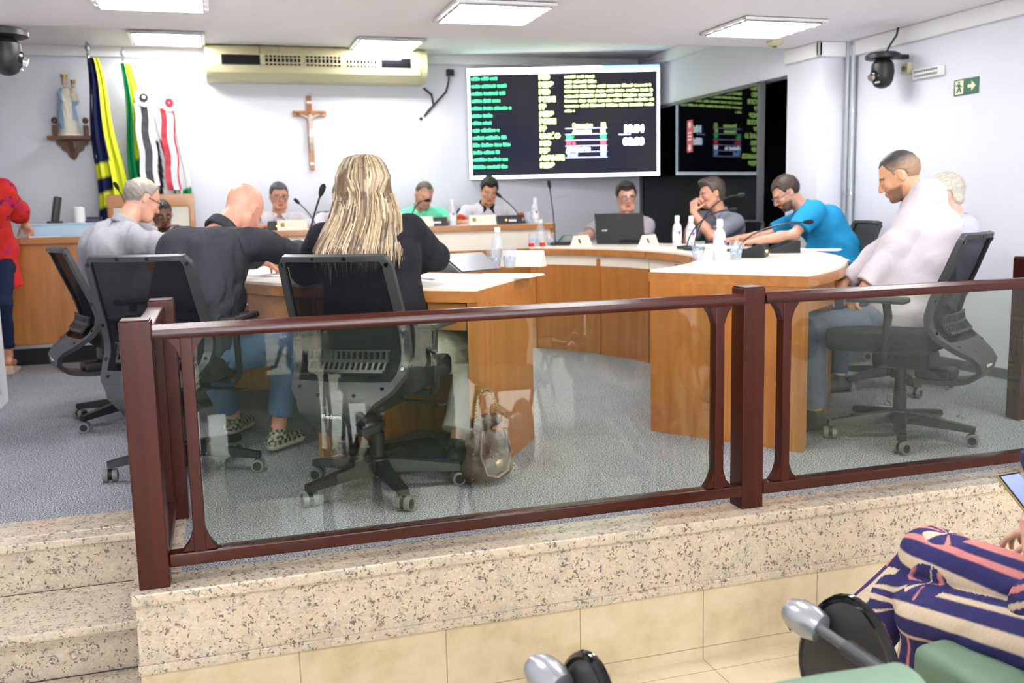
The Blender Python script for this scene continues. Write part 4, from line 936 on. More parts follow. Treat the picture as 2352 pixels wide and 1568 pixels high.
def add_hand(B, wrist, d, n, side, curl=0.5, spread=1.0, s=1.0):
    """wrist point, d = pointing direction, n = back-of-hand normal, side = +1 right / -1 left; returns joints"""
    d = unit(d); n = unit(np.asarray(n) - d * (np.asarray(n) @ d)); r = np.cross(d, n) * side       # r points away from the thumb
    for k, o in enumerate((-0.028, -0.010, 0.010, 0.026)): B.cap(wrist + r * o * 0.6 + d * 0.012, wrist + d * 0.085 * s + r * o, 0.014 * s, 0.0115 * s, 0.014)
    for k, (o, L) in enumerate(((-0.030, 0.072), (-0.010, 0.082), (0.010, 0.076), (0.029, 0.060))):
        p = wrist + d * (0.088 - 0.006 * abs(k - 1)) * s + r * o; a = 0.15 + curl * 0.35; dd = unit(d + r * (o * 2.2 * spread))
        for seg, (fl, rr) in enumerate(((0.45, 0.0092), (0.32, 0.0083), (0.23, 0.0074))):
            v = dd * math.cos(a) - n * math.sin(a); q = p + v * L * fl * s; B.cap(p, q, rr * s, rr * 0.92 * s, 0.004); p = q; a += curl * (0.75 + 0.15 * k)
    p = wrist + d * 0.022 * s - r * 0.024 - n * 0.006; v = unit(d * 0.75 - r * 0.75 - n * 0.35 * (1 + curl))
    q = p + v * 0.045 * s; B.cap(p, q, 0.0135 * s, 0.0105 * s, 0.010); v2 = unit(v + d * 0.5 - n * curl * 0.5); q2 = q + v2 * 0.032 * s; B.cap(q, q2, 0.0100 * s, 0.0088 * s, 0.004)
    B.cap(q2, q2 + unit(v2 + d * 0.3) * 0.024 * s, 0.0088 * s, 0.0075 * s, 0.004)
def pnoise(V, f, seed=0):
    rs = np.random.RandomState(seed); o = 0
    for i in range(4):
        d = rs.normal(size=3) * f * (1.5 ** i); o = o + np.sin(V @ d + rs.rand() * 6 + 1.5 * np.sin(V @ rs.normal(size=3) * f)) / (1.4 ** i)
    return o / 2.5
def lin(c): return np.array(S(*c)[:3])
def person(label, pelvis, head, face=(0, 0, 0), body=0.0, skin=(214, 158, 128), shirt=None, pants=(60, 70, 95), hair=None, hands=None, elbows=None, beard=None,
           glasses=None, feet=None, knees=None, h=0.008, hh=None, fat=0.0, back_bulge=0.03, female=False, shoes=(40, 38, 38), group=None, standing=False, neck_len=0.145, hcurl=(0.5, 0.5), hdir=None, shw=0.175, seed=1, legs=True, rcurve=0.0):
    pelvis = np.asarray(pelvis, float); hc = np.asarray(head, float); floor = 0.15 if pelvis[1] > 8.2 else 0.0
    if 'floor' in (shirt or {}): floor = shirt['floor']
    t = thing('person', label, 'person', (pelvis[0], pelvis[1], floor), 0, group); org = np.array([pelvis[0], pelvis[1], floor])
    fy, fp, fr = [math.radians(a) for a in face]; HR = rotz(fy) @ rotx(fp) @ roty(fr)      # columns right/forward/up of the head
    BR = rotz(math.radians(body)); rt = BR[:, 0]; fw = BR[:, 1]
    nb = hc - HR[:, 2] * 0.10 - HR[:, 1] * 0.03; base = hc - HR[:, 2] * neck_len - HR[:, 1] * 0.035 - unit(hc - pelvis) * 0.02
    sp = unit(base - pelvis); bk = -fw + sp * (fw @ sp); bk = unit(bk)
    waist = pelvis + (base - pelvis) * 0.36 + bk * back_bulge * 0.8; chest = pelvis + (base - pelvis) * 0.72 + bk * back_bulge
    shc = base - sp * 0.045 + bk * 0.01; RT_ = unit(rt - sp * (rt @ sp))
    SH = [shc + RT_ * q * shw - sp * 0.012 for q in (-1, 1)]
    ua, fa = (0.275, 0.245) if not female else (0.255, 0.225)
    hands = hands or [None, None]; W = []; E = []
    for i, q in enumerate((-1, 1)):
        w_ = np.asarray(hands[i], float) if hands[i] is not None else SH[i] + fw * 0.25 - np.array([0, 0, 0.33]) - RT_ * q * 0.03
        hint = (RT_ * q * 0.8 - np.array([0, 0, 0.8]) - fw * 0.2) if not elbows or elbows[i] is None else np.asarray(elbows[i], float)
        e, w_ = ik(SH[i], w_, ua, fa, hint); E.append(e); W.append(w_)
    # legs
    HP = [pelvis + rt * q * 0.095 - np.array([0, 0, 0.0]) for q in (-1, 1)]; K = []; A = []
    for i, q in enumerate((-1, 1)):
        if feet and feet[i] is not None: a_ = np.asarray(feet[i], float)
        elif standing: a_ = HP[i] + np.array([0, 0, 0]); a_[2] = floor + 0.09
        else: a_ = HP[i] + fw * 0.44 + rt * q * 0.04; a_[2] = floor + 0.09
        hint = fw * 0.9 + np.array([0, 0, 0.8]) if not knees or knees[i] is None else np.asarray(knees[i], float)
        k_, a_ = ik(HP[i], a_, 0.42 if not standing else 0.41, 0.42 if not standing else 0.40, hint); K.append(k_); A.append(a_)
    # ---- the body: one continuous surface
    B = Blob(seed=seed); P = add_head(B, hc, HR, 1.0 if not female else 0.95, female)
    B.cap(base, hc - HR[:, 2] * 0.045 - HR[:, 1] * 0.02, 0.056 if not female else 0.047, 0.054 if not female else 0.045, 0.02)
    for q in (-1, 1): B.cap(base - sp * 0.01, SH[(q + 1) // 2] - RT_ * q * 0.02, 0.042, 0.040, 0.03)
    for q in (-1, 1):
        B.cap(chest + RT_ * q * 0.075, shc + RT_ * q * 0.08 - sp * 0.06, 0.080, 0.070, 0.03); B.cap(waist + RT_ * q * 0.05, chest + RT_ * q * 0.075, 0.080, 0.080, 0.03); B.cap(pelvis + rt * q * 0.06, waist + RT_ * q * 0.05, 0.088, 0.080, 0.03)
    for i in (0, 1):
        B.cap(SH[i], E[i], 0.047 if not female else 0.041, 0.037 if not female else 0.034, 0.025); B.cap(E[i], E[i] + (W[i] - E[i]) * 0.35, 0.038, 0.040 if not female else 0.035, 0.02); B.cap(E[i] + (W[i] - E[i]) * 0.35, W[i], 0.039 if not female else 0.034, 0.025 if not female else 0.022, 0.02)
        dd = unit(W[i] - E[i]); nn = np.array([0, 0, 1.0])
        if hdir and hdir[i] is not None: dd, nn = unit(hdir[i][0]), np.asarray(hdir[i][1], float)
        add_hand(B, W[i], dd, nn, (-1, 1)[i], hcurl[i])
    if legs:
        for i in (0, 1): B.cap(HP[i], K[i], 0.070, 0.050, 0.03); B.cap(K[i], A[i], 0.048, 0.034, 0.03); 
        if shirt and shirt.get('barefoot'):
            for i, q in enumerate((-1, 1)): B.cap(A[i] - np.array([0, 0, 0.045]) - fw * 0.03, A[i] - np.array([0, 0, 0.068]) + fw * 0.13, 0.030, 0.022, 0.02)
    V, F = B.mesh(h)
    L = (V - hc) @ HR; x, y, z = L.T; near = (np.abs(x) < 0.13) & (np.abs(y) < 0.15) & (np.abs(z) < 0.16)
    sk = lin(skin); col = np.tile(sk, (len(V), 1)) * (1 + 0.05 * pnoise(V, 40, seed))[:, None]
    red = np.exp(-(((np.abs(x) - 0.045) / 0.02) ** 2 + ((z + 0.025) / 0.02) ** 2)) * (y > 0.03) * near + np.exp(-((x / 0.012) ** 2 + ((z + 0.028) / 0.015) ** 2)) * (y > 0.09) * near
    col = col * (1 - 0.20 * red[:, None] * np.array([0.0, 1.0, 1.0]))
    lip = near & (np.abs(x) < 0.024) & (z < -0.050) & (z > -0.074) & (y > 0.078); col[lip] = sk * np.array([0.80, 0.50, 0.50])
    hb = lin(beard[0]) if beard else (lin(hair['col']) * 0.9 if hair and 'col' in hair else np.array([0.05, 0.035, 0.03]))
    brow = near & (np.abs(np.abs(x) - 0.032) < 0.018) & (np.abs(z - 0.026 + 0.004 * np.abs(x) / 0.03) < 0.0052) & (y > 0.06); col[brow] = hb * 0.7 + sk * 0.15
    eye = near & (((np.abs(x) - 0.031) / 0.0125) ** 2 + ((z - 0.003) / 0.0058) ** 2 < 1) & (y > 0.07); col[eye] = (0.62, 0.58, 0.55)
    iris = near & (((np.abs(x) - 0.031) ** 2 + (z - 0.003) ** 2) < 0.0052 ** 2) & (y > 0.07); col[iris] = (0.03, 0.02, 0.015)
    lid = near & (np.abs(np.abs(x) - 0.031) < 0.014) & (np.abs(z - 0.0095) < 0.0028) & (y > 0.07); col[lid] = sk * 0.35
    if beard:
        a = beard[1]; bm_ = near & (z < -0.040 - 0.2 * np.maximum(0, y - 0.06)) & (y > 0.004 - 0.3 * (z + 0.04)) & (z > -0.125) & ~lip
        if beard[2] == 'full': bm_ = bm_ & ~((np.abs(x) < 0.012) & (z > -0.045)) & ~((z > -0.040) & (np.abs(x) < 0.046) & (y > 0.055)); bm_ = bm_ | (near & (np.abs(x) < 0.028) & (np.abs(z + 0.046) < 0.006) & (y > 0.075))
        if beard[2] == 'goatee': bm_ = near & (((np.abs(x) < 0.030) & (z < -0.076) & (y > 0.04)) | ((np.abs(x) < 0.030) & (np.abs(z + 0.046) < 0.006) & (y > 0.075)))
        sf = np.clip((-0.034 - z) / 0.018, 0, 1) * np.clip((y + 0.012 + 0.3 * (z + 0.04)) / 0.02 - 0.3, 0.15, 1) if beard[2] == 'full' else np.ones(len(V)); sf = (a * sf)[bm_][:, None]
        col[bm_] = col[bm_] * (1 - sf) + hb * sf
    if hair and hair.get('stubble'):
        sc2 = near & (z > 0.055 - 0.0 * y) | (near & (y < 0.015) & (z > -0.05)); st = hair['stubble']; e_ = (near & (z > 0.04 + np.maximum(0, y) * 0.25) & (y < 0.10)) | (near & (y < 0.02) & (z > -0.045) & (np.abs(x) < 0.085) & ~((np.abs(np.abs(x) - 0.079) < 0.012) & (np.abs(y + 0.01) < 0.022) & (np.abs(z) < 0.034)))
        col[e_] = col[e_] * (1 - st[1]) + lin(st[0]) * st[1]
    vmesh('body', V, F, 'skin', t, np.clip(col, 0, 1), org)
    # ---- shirt
    if shirt:
        T = Blob(shirt.get('wr', 0.0055) * 1.25, shirt.get('wf', 14), seed + 5); inf = 0.016 + shirt.get('loose', 0.0)
        for q in (-1, 1):
            T.cap(chest + RT_ * q * 0.080, shc + RT_ * q * 0.085 - sp * 0.055, 0.092 + inf + fat * 0.5, 0.074 + inf, 0.05)
            T.cap(waist + RT_ * q * 0.055, chest + RT_ * q * 0.080, 0.088 + inf + fat, 0.092 + inf + fat * 0.5, 0.04)
            T.cap(pelvis + rt * q * 0.055 + sp * 0.02, waist + RT_ * q * 0.055, 0.100 + inf + fat, 0.090 + inf + fat, 0.04)
            T.cap(base - sp * 0.035 + RT_ * q * 0.02, SH[(q + 1) // 2] - RT_ * q * 0.01 - sp * 0.004, 0.046 + inf, 0.047 + inf, 0.04)
        if fat > 0.02: T.ell(waist + fw * 0.06, (0.15 + fat, 0.13 + fat, 0.15), None, 0.06)
        if female:
            for q in (-1, 1): T.ell(chest + fw * 0.085 + RT_ * q * 0.07, (0.07, 0.06, 0.07), None, 0.05)
        sl = shirt.get('sleeve', 0.55)
        for i in (0, 1):
            r0, r1 = (0.055 + inf, 0.045 + inf); 
            if sl <= 1:
                e = SH[i] + (E[i] - SH[i]) * sl * 1.05; T.cone(SH[i] - unit(E[i] - SH[i]) * 0.01, e, r0 + 0.004, 0.052 + inf * 1.0, 0.03)
            else:
                fl = min(1, sl - 1); T.cap(SH[i], E[i], r0, r1 - 0.004, 0.03); T.cone(E[i], E[i] + (W[i] - E[i]) * fl, r1 - 0.003, 0.030 + inf * 0.8 + (1 - fl) * 0.012, 0.03); T.ell(E[i], (r1, r1, r1), None, 0.02)
        if shirt.get('hem'):
            T.cap(pelvis + rt * 0.06, pelvis - np.array([0, 0, shirt['hem']]) + rt * 0.06, 0.115, 0.15, 0.05); T.cap(pelvis - rt * 0.06, pelvis - np.array([0, 0, shirt['hem']]) - rt * 0.06, 0.115, 0.15, 0.05)
            zc = pelvis[2] - shirt['hem']; T.fn(lambda P_, zc=zc: zc - P_[:, 2], pelvis, 2.0, 0.01, 'i')
        neck_c = base + sp * 0.03; upn = unit(nb - base); openr = shirt.get('open', 0.060)
        T.cone(base - upn * 0.015, base + upn * 0.25, openr, openr + 0.01, 0.01, 's')
        if shirt.get('vneck'): T.ell(base + fw * 0.075 - sp * 0.01, (0.035, 0.04, shirt['vneck']), BR.T, 0.01, 's')
        V, F = T.mesh(h); c = lin(shirt['col']); col = np.tile(c, (len(V), 1))
        if shirt.get('pattern'): col = shirt['pattern'](V, c)
        if shirt.get('trim') and sl <= 1:
            for i in (0, 1):
                e = SH[i] + (E[i] - SH[i]) * sl * 1.05; u_ = unit(E[i] - SH[i]); dd = (V - e) @ u_; rr = np.linalg.norm((V - e) - dd[:, None] * u_, axis=1); col[(dd > -0.022) & (rr < 0.09) & (dd < 0.03)] = lin(shirt['trim'])
        vmesh('shirt', V, F, 'cloth', t, col, org)
        if shirt.get('collar'):
            Cb = Blob(0.001, 30, seed); cc = shirt.get('collar_col', shirt['col']); N = 22; R0 = openr + 0.006
            a1 = unit(RT_ - upn * (RT_ @ upn)); a2 = unit(np.cross(upn, a1)); 
            if a2 @ fw < 0: a2 = -a2
            for kx in range(N):
                th0, th1 = [PI / 2 + 0.30 + (2 * PI - 0.6) * kk_ / N for kk_ in (kx, kx + 1)]
                q0, q1 = [base + a1 * math.cos(th) * R0 + a2 * math.sin(th) * (R0 + 0.004) for th in (th0, th1)]
                fr_ = 0.5 + 0.5 * math.sin(th0); hgt = 0.034 - 0.018 * fr_
                Cb.cap(q0 - upn * 0.006, q0 + upn * hgt, 0.0085, 0.0055, 0.006); m_ = (q0 + q1) / 2; Cb.cap(m_ - upn * 0.006 + unit(m_ - base) * 0.005, m_ + upn * hgt, 0.0085, 0.0055, 0.006)
            for q in (-1, 1): Cb.cap(base + a2 * (R0 + 0.008) + a1 * q * 0.025 + upn * 0.002, base + a2 * (R0 + 0.022) + a1 * q * 0.055 - upn * 0.035, 0.009, 0.006, 0.006); Cb.cap(base + a2 * (R0 + 0.002) + a1 * q * 0.04 + upn * 0.004, base + a2 * (R0 + 0.020) + a1 * q * 0.055 - upn * 0.035, 0.010, 0.006, 0.006)
            V, F = Cb.mesh(min(h, 0.006)); vmesh('collar', V, F, 'cloth', t, lin(cc), org)
    # ---- trousers and shoes
    if legs:
        T = Blob(0.004, 18, seed + 9); lw = (shirt or {}).get('legw', 0.0)
        for q in (-1, 1): T.cap(pelvis + rt * q * 0.06, pelvis + rt * q * 0.055 + sp * 0.06, 0.108 + fat * 0.6, 0.10 + fat * 0.6, 0.04)
        for i in (0, 1):
            T.cap(HP[i], K[i], 0.092 + lw * 0.5, 0.066 + lw * 0.5, 0.03); ank = A[i] + (K[i] - A[i]) * (shirt or {}).get('cuff', 0.06); T.cone(K[i], ank, 0.066 + lw * 0.5, 0.050 + lw, 0.03); T.ell(K[i], (0.066 + lw * 0.5,) * 3, None, 0.02)
        V, F = T.mesh(h); vmesh('trousers', V, F, 'cloth', t, lin(pants), org)
        if shoes is not None:
            for i, q in enumerate((-1, 1)):
                Sb = Blob(); an = A[i]; dirf = unit(fw + rt * q * 0.12); fz = an[2] - 0.09
                Sb.cap([an[0] - dirf[0] * 0.045, an[1] - dirf[1] * 0.045, fz + 0.038], [an[0] + dirf[0] * 0.14, an[1] + dirf[1] * 0.14, fz + 0.030], 0.036, 0.036, 0.02); Sb.cap(an + [0, 0, -0.04], an + [0, 0, -0.005], 0.040, 0.040, 0.02)
                Sb.fn(lambda P_, fz=fz: fz + 0.002 - P_[:, 2], an, 1.0, 0.0, 'i'); V, F = Sb.mesh(0.007); cc = np.tile(lin(shoes), (len(V), 1))
                if shirt and shirt.get('checker'):
                    ck = ((np.floor(V @ dirf / 0.018) + np.floor(V @ np.cross(dirf, [0, 0, 1]) / 0.018) + np.floor(V[:, 2] / 0.02)) % 2) > 0
                    cc[ck] = lin((170, 170, 150)); cc[V[:, 2] < fz + 0.028] = lin((222, 222, 206))
                vmesh('shoe', V, F, 'painted', t, cc, org)
    # ---- hair
    if hair and hair.get('style') in ('short', 'fringe', 'tuft'):
        Hb = Blob(hair.get('wr', 0.0022), hair.get('wf', 120), seed + 2); th = hair.get('t', 0.010); s = 1.0 if not female else 0.95
        PP = lambda x, y, z: hc + HR @ (np.array([x, y, z]) * s)
        Hb.ell(PP(0, -0.014, 0.030 + th * 0.4), np.array([0.077 + th * 0.75, 0.095 + th, 0.088 + th]), HR.T, 0.0)
        if hair.get('quiff'): Hb.ell(PP(0, 0.045, 0.105), np.array([0.062, 0.05, 0.022 + hair['quiff']]), HR.T, 0.02)
        if hair.get('nape'): Hb.ell(PP(0, -0.06, -0.03), np.array([0.065, 0.042, 0.05]), HR.T, 0.02)
        fz, fy_, tz = hair.get('line', (0.062, 0.030, 0.018)); bare = hair.get('bare')
        def cut(Pw):
            L = (Pw - hc) @ HR / s; a = np.maximum(fz + 0.25 * np.abs(L[:, 0]) - L[:, 2], -1); side = np.maximum(L[:, 1] - fy_ - 0.4 * (L[:, 2] - tz), -0.055 - L[:, 2] + 0.3 * (L[:, 1] + 0.02))
            ear = 0.026 - np.sqrt((L[:, 1] + 0.008) ** 2 + (L[:, 2] + 0.006) ** 2 * 0.6); side = np.maximum(side, np.where(np.abs(L[:, 0]) > 0.05, ear, -1))
            d = np.minimum(a, side)
            if bare is not None: d = np.maximum(d, L[:, 2] - bare - 0.2 * np.minimum(0, L[:, 1]))
            return d
        Hb.fn(cut, hc, 0.3, 0.006, 'i')
        V, F = Hb.mesh(0.006 if h > 0.006 else 0.005); L = (V - hc) @ HR; c = lin(hair['col']); cc = np.tile(c, (len(V), 1)) * (1 + 0.25 * pnoise(L * np.array([1, 0.3, 1]), 160, seed))[:, None]
        if hair.get('grey'): g = np.clip((hair.get('fade', 0.03) - L[:, 2]) / 0.05, 0, 1)[:, None] * hair['grey'][1]; cc = cc * (1 - g) + lin(hair['grey'][0]) * g
        vmesh('hair', V, F, 'hair', t, np.clip(cc, 0, 1), org)
    # ---- glasses
    if glasses:
        g = MB(); fr_c = glasses; PPv = lambda x, y, z: Vector(hc + HR @ np.array([x, y, z]) - org)
        for q in (-1, 1):
            ring_ = [PPv(q * 0.033 + 0.024 * math.cos(2 * PI * k / 16), 0.102 - 0.10 * abs(math.cos(2 * PI * k / 16) * 0.024 + 0.0) * 0 - (0.006 if q * math.cos(2 * PI * k / 16) > 0.3 else 0), 0.001 + 0.018 * math.sin(2 * PI * k / 16)) for k in range(17)]
            g.tube(ring_, 0.0022 if glasses != 'rimless' else 0.0012, 6); g.tube([PPv(q * 0.056, 0.096, 0.006), PPv(q * 0.079, 0.05, 0.006), PPv(q * 0.084, 0.0, 0.006)], 0.0024, 6)
        g.tube([PPv(-0.010, 0.104, 0.004), PPv(0, 0.107, 0.006), PPv(0.010, 0.104, 0.004)], 0.002, 6); g.build('glasses', 'black_gloss' if glasses == 'dark' else 'grey_plastic', t)
    return dict(t=t, org=org, hc=hc, HR=HR, W=W, E=E, SH=SH, base=base, K=K, A=A, chest=chest, fw=fw, rt=rt, waist=waist, sp=sp)
GW = 'people seated at the desks'
# --- the near side of the horseshoe
person('bald man in a dark charcoal shirt leaning over the desk, seen from behind', (-0.14, 4.28, 0.53), (0.125, 4.58, 1.13), (-38, -46, 8), -36, (226, 160, 136),
       dict(col=(58, 60, 66), sleeve=1.95, wr=0.007, wf=13, collar=True, checker=True, cuff=0.20, legw=0.012), (92, 116, 150), hands=[(0.30, 5.03, 0.84), (0.56, 4.72, 0.84)],
       elbows=[(-0.8, 0.2, -0.3), (0.9, -0.6, 0.1)], feet=[(0.03, 4.98, 0.09), (0.22, 4.52, 0.10)], knees=[(0.3, 0.8, 0.9), (0.9, 0.3, 0.9)], h=0.007, fat=0.028, back_bulge=0.075, seed=3, shoes=(38, 40, 38), shw=0.185)
BW = person('woman with long blonde streaked hair, black top and cream trousers, seen from behind', (0.62, 3.84, 0.53), (0.595, 4.02, 1.215), (-8, -16, 0), -8, (216, 164, 136),
       dict(col=(30, 30, 36), sleeve=1.9, wr=0.004, wf=11, loose=0.004, legw=0.03, cuff=0.12), (212, 210, 192), hands=[(0.45, 4.36, 0.84), (0.80, 4.26, 0.845)],
       elbows=[(-1, 0.1, -0.6), (1.5, -0.1, -0.25)], feet=[(0.50, 4.12, 0.13), (0.93, 3.88, 0.12)], knees=[(-0.1, 1, 0.9), (0.9, 0.7, 0.9)], h=0.007, fat=0.03, female=True, seed=4, shoes=(24, 22, 24), back_bulge=0.035, shw=0.172)
person('grey-haired man with glasses in a light grey polo shirt, seen in profile', (-0.58, 5.78, 0.54), (-0.385, 5.76, 1.205), (-62, -26, 0), -72, (222, 164, 138),
       dict(col=(158, 157, 162), sleeve=0.75, wr=0.006, wf=13, collar=True, loose=0.006), (52, 66, 106), dict(style='short', col=(150, 142, 134), t=0.006, line=(0.075, 0.012, 0.02), bare=0.088, stubble=((150, 140, 132), 0.35)),
       hands=[(0.10, 6.02, 0.84), (0.06, 5.50, 0.84)], elbows=[(0.1, 0.9, -0.9), (0.3, -0.9, -0.6)], glasses='dark', h=0.008, fat=0.035, seed=6, back_bulge=0.075, shw=0.18)
person('broad man in a white shirt and grey jeans sitting on the right, head bowed', (3.10, 3.76, 0.54), (3.25, 4.00, 1.225), (50, -26, 0), 56, (214, 160, 124),
       dict(col=(208, 200, 206), sleeve=1.93, wr=0.006, wf=11, collar=True, loose=0.012, legw=0.010), (104, 110, 128), dict(style='short', col=(66, 62, 62), t=0.004, line=(0.072, 0.022, 0.02), bare=None, grey=((170, 136, 108), 0.85), fade=0.085),
       hands=[(2.86, 3.80, 0.64), (2.86, 4.00, 0.65)], elbows=[(0.3, -0.8, -1.0), (0.4, 0.8, -1.0)], beard=((62, 44, 36), 0.72, 'full'), feet=[(2.74, 3.92, 0.09), (2.80, 4.20, 0.09)], h=0.007, fat=0.035, seed=8, shw=0.19, back_bulge=0.045, hcurl=(0.8, 0.8))
person('white-haired man partly hidden behind the man in the white shirt', (3.88, 4.66, 0.54), (4.09, 4.64, 1.125), (56, -14, 0), 72, (238, 180, 160),
       dict(col=(196, 198, 216), sleeve=1.9, collar=True, loose=0.006), (70, 78, 104), dict(style='short', col=(214, 208, 192), t=0.013, line=(0.068, 0.01, 0.02), nape=True), h=0.008, fat=0.03, seed=9, back_bulge=0.05,
       hands=[(3.60, 4.60, 0.68), (3.58, 4.86, 0.68)])
person('bearded man with glasses in a bright blue polo shirt leaning on the desk', (4.22, 5.72, 0.54), (3.90, 5.98, 1.17), (72, -34, 0), 78, (212, 158, 130),
       dict(col=(38, 148, 200), sleeve=0.72, wr=0.006, wf=12, collar=True, loose=0.008), (58, 60, 72), dict(style='short', col=(62, 46, 38), t=0.009, line=(0.066, 0.022, 0.02)), beard=((50, 34, 28), 0.85, 'full'), glasses='rim',
       hands=[(3.55, 5.78, 0.85), (3.62, 6.16, 0.85)], elbows=[(0.1, -0.8, -0.9), (0.2, 0.9, -0.7)], h=0.008, fat=0.022, seed=10, back_bulge=0.07, shw=0.185)
person('dark-haired man in a grey shirt resting his mouth on clasped hands', (3.98, 6.98, 0.54), (3.83, 6.93, 1.185), (82, -10, 0), 108, (206, 150, 122),
       dict(col=(132, 134, 146), sleeve=0.8, wr=0.005, wf=13, collar=True), (54, 56, 66), dict(style='short', col=(82, 68, 62), t=0.013, line=(0.060, 0.024, 0.02), quiff=0.006, nape=True), h=0.008, seed=11,
       hands=[(3.62, 6.84, 1.04), (3.66, 6.90, 1.03)], elbows=[(0, -0.5, -1), (0, 0.5, -1)], hdir=[((0.2, 0.3, 1), (-1, -0.4, 0.1)), ((0.1, -0.2, 1), (-0.9, 0.5, 0))], hcurl=(1.1, 1.1), back_bulge=0.04)
person('young man with glasses and grey polo behind the open laptop', (3.36, 7.60, 0.54), (3.31, 7.44, 1.175), (166, -8, 4), 154, (212, 160, 138),
       dict(col=(176, 168, 172), sleeve=0.75, wr=0.005, wf=13, collar=True), (54, 56, 66), dict(style='short', col=(46, 38, 38), t=0.014, line=(0.060, 0.024, 0.02), quiff=0.006), glasses='rim', h=0.008, seed=12,
       hands=[(3.25, 7.27, 0.945), (2.80, 7.30, 0.85)], elbows=[(0.6, 0.2, -0.9), (-0.5, 0.2, -0.6)], hdir=[((0.1, 0.35, 1), (0, -1, 0.2)), None], hcurl=(1.2, 0.4))
# --- the head table
def dais_man(lb, x, head, face, skin, shirt, hair, beard=None, glasses=None, hands=None, seed=20, **k):
    person(lb, (x, 8.86, 0.69), head, face, 180, skin, shirt, (50, 54, 66), hair, hands=hands or [(x + 0.16, 8.40, 0.99), (x - 0.16, 8.40, 0.99)], elbows=[(1, 0.1, -0.5), (-1, 0.1, -0.5)], beard=beard, glasses=glasses, h=0.0085, seed=seed, **k)
dais_man('dark-skinned man with glasses at the head table, half hidden by the grey-shirted man', -0.42, (-0.43, 8.64, 1.12), (196, -16, 0), (122, 78, 58), dict(col=(186, 196, 214), sleeve=1.9, collar=True), dict(style='short', col=(26, 22, 22), t=0.005), ((18, 14, 14), 0.75, 'goatee'), 'dark', seed=21)
dais_man('grey-haired man with glasses in a white polo at the head table', 0.53, (0.55, 8.72, 1.255), (186, -8, 0), (204, 148, 124), dict(col=(210, 209, 214), sleeve=0.75, collar=True, wr=0.005), dict(style='short', col=(74, 74, 76), t=0.006, stubble=((90, 86, 84), 0.5)), None, 'rim', seed=22, fat=0.02)
dais_man('dark-haired man in a white shirt mostly hidden behind the blonde hair', 1.12, (1.10, 8.72, 1.245), (178, -8, 0), (218, 160, 138), dict(col=(210, 209, 214), sleeve=0.8, collar=True), dict(style='short', col=(52, 42, 40), t=0.008, line=(0.075, 0.016, 0.02)), seed=23)
dais_man('balding bearded man in a mint green polo looking down', 1.84, (1.84, 8.66, 1.24), (188, -26, -8), (206, 152, 126), dict(col=(116, 226, 184), sleeve=0.75, collar=True, wr=0.006), dict(style='short', col=(96, 80, 72), t=0.004, line=(0.082, 0.01, 0.02), stubble=((96, 80, 72), 0.35)), ((120, 112, 106), 0.7, 'full'), seed=24, fat=0.03)
dais_man('black-haired man in a white polo with black collar looking down', 2.46, (2.46, 8.66, 1.27), (172, -24, -5), (206, 148, 118), dict(col=(212, 212, 218), sleeve=0.72, collar=True, collar_col=(26, 26, 30), trim=(206, 84, 52), wr=0.006), dict(style='short', col=(22, 20, 22), t=0.013, quiff=0.008), seed=25, fat=0.02)
# --- the lady in red, standing at the left edge
def redprint(V, c):
    n = pnoise(V, 26, 5); r = np.sin(V[:, 0] * 34 + 2 * pnoise(V, 12, 2)) * np.sin(V[:, 2] * 30 + 2 * pnoise(V, 11, 3)); col = np.tile(c, (len(V), 1))
    ring_ = np.abs(r - 0.45) < 0.16; m1 = (pnoise(V, 5, 9) > 0.05) & ring_; col[m1] = lin((186, 44, 128)); col[(n > 0.55) & (pnoise(V, 4, 8) > 0.1)] = lin((120, 34, 90)); return col
person('lady in a red floral tunic, dark jeans and sandals standing at the left edge', (-1.58, 7.72, 0.88), (-1.62, 7.66, 1.49), (8, -30, 0), -4, (222, 160, 130),
       dict(col=(214, 52, 46), sleeve=1.45, hem=0.26, loose=0.02, wr=0.006, wf=10, pattern=redprint, barefoot=True, cuff=0.16), (34, 44, 72), dict(style='short', col=(120, 76, 50), t=0.02, nape=True, line=(0.06, 0.03, 0.02)),
       standing=True, feet=[(-1.68, 7.66, 0.13), (-1.50, 7.62, 0.13)], knees=[(0, -1, 0), (0, -1, 0)], h=0.009, female=True, shoes=None, seed=30, hands=[(-1.75, 8.0, 1.03), (-1.36, 8.02, 1.03)], elbows=[(-0.8, -0.5, -0.5), (0.8, -0.5, -0.5)])
for x, lb in ((-1.68, 'beige wedge sandal on the left foot'), (-1.50, 'beige wedge sandal of the lady in red nearer the desk')):
    t = [o for o in bpy.data.objects if o.type == 'EMPTY' and 'red floral' in o.get('label', '')][0]
    b = MB(); b.prism([(-0.10, 0.0), (0.16, 0.0), (0.165, 0.018), (0.06, 0.030), (-0.10, 0.062)], -0.038, 0.038, T=Matrix.Translation((x + 1.58, -0.08, 0.002)) @ Matrix(((0, 0, 1, 0), (1, 0, 0, 0), (0, 1, 0, 0), (0, 0, 0, 1)))); b.v = [(p[0], -(p[1] + 0.08) * -1 - 0.08, p[2]) for p in b.v]
    mat('sandal', S(222, 196, 170), 0.7) if 'sandal' not in M else None
    b.tube([(x + 1.58 - 0.035, -0.02, 0.03), (x + 1.58, -0.01, 0.075), (x + 1.58 + 0.035, -0.02, 0.03)], 0.009, 8, flat=(1, 0.5)); b.build('sandal', 'sandal', t)
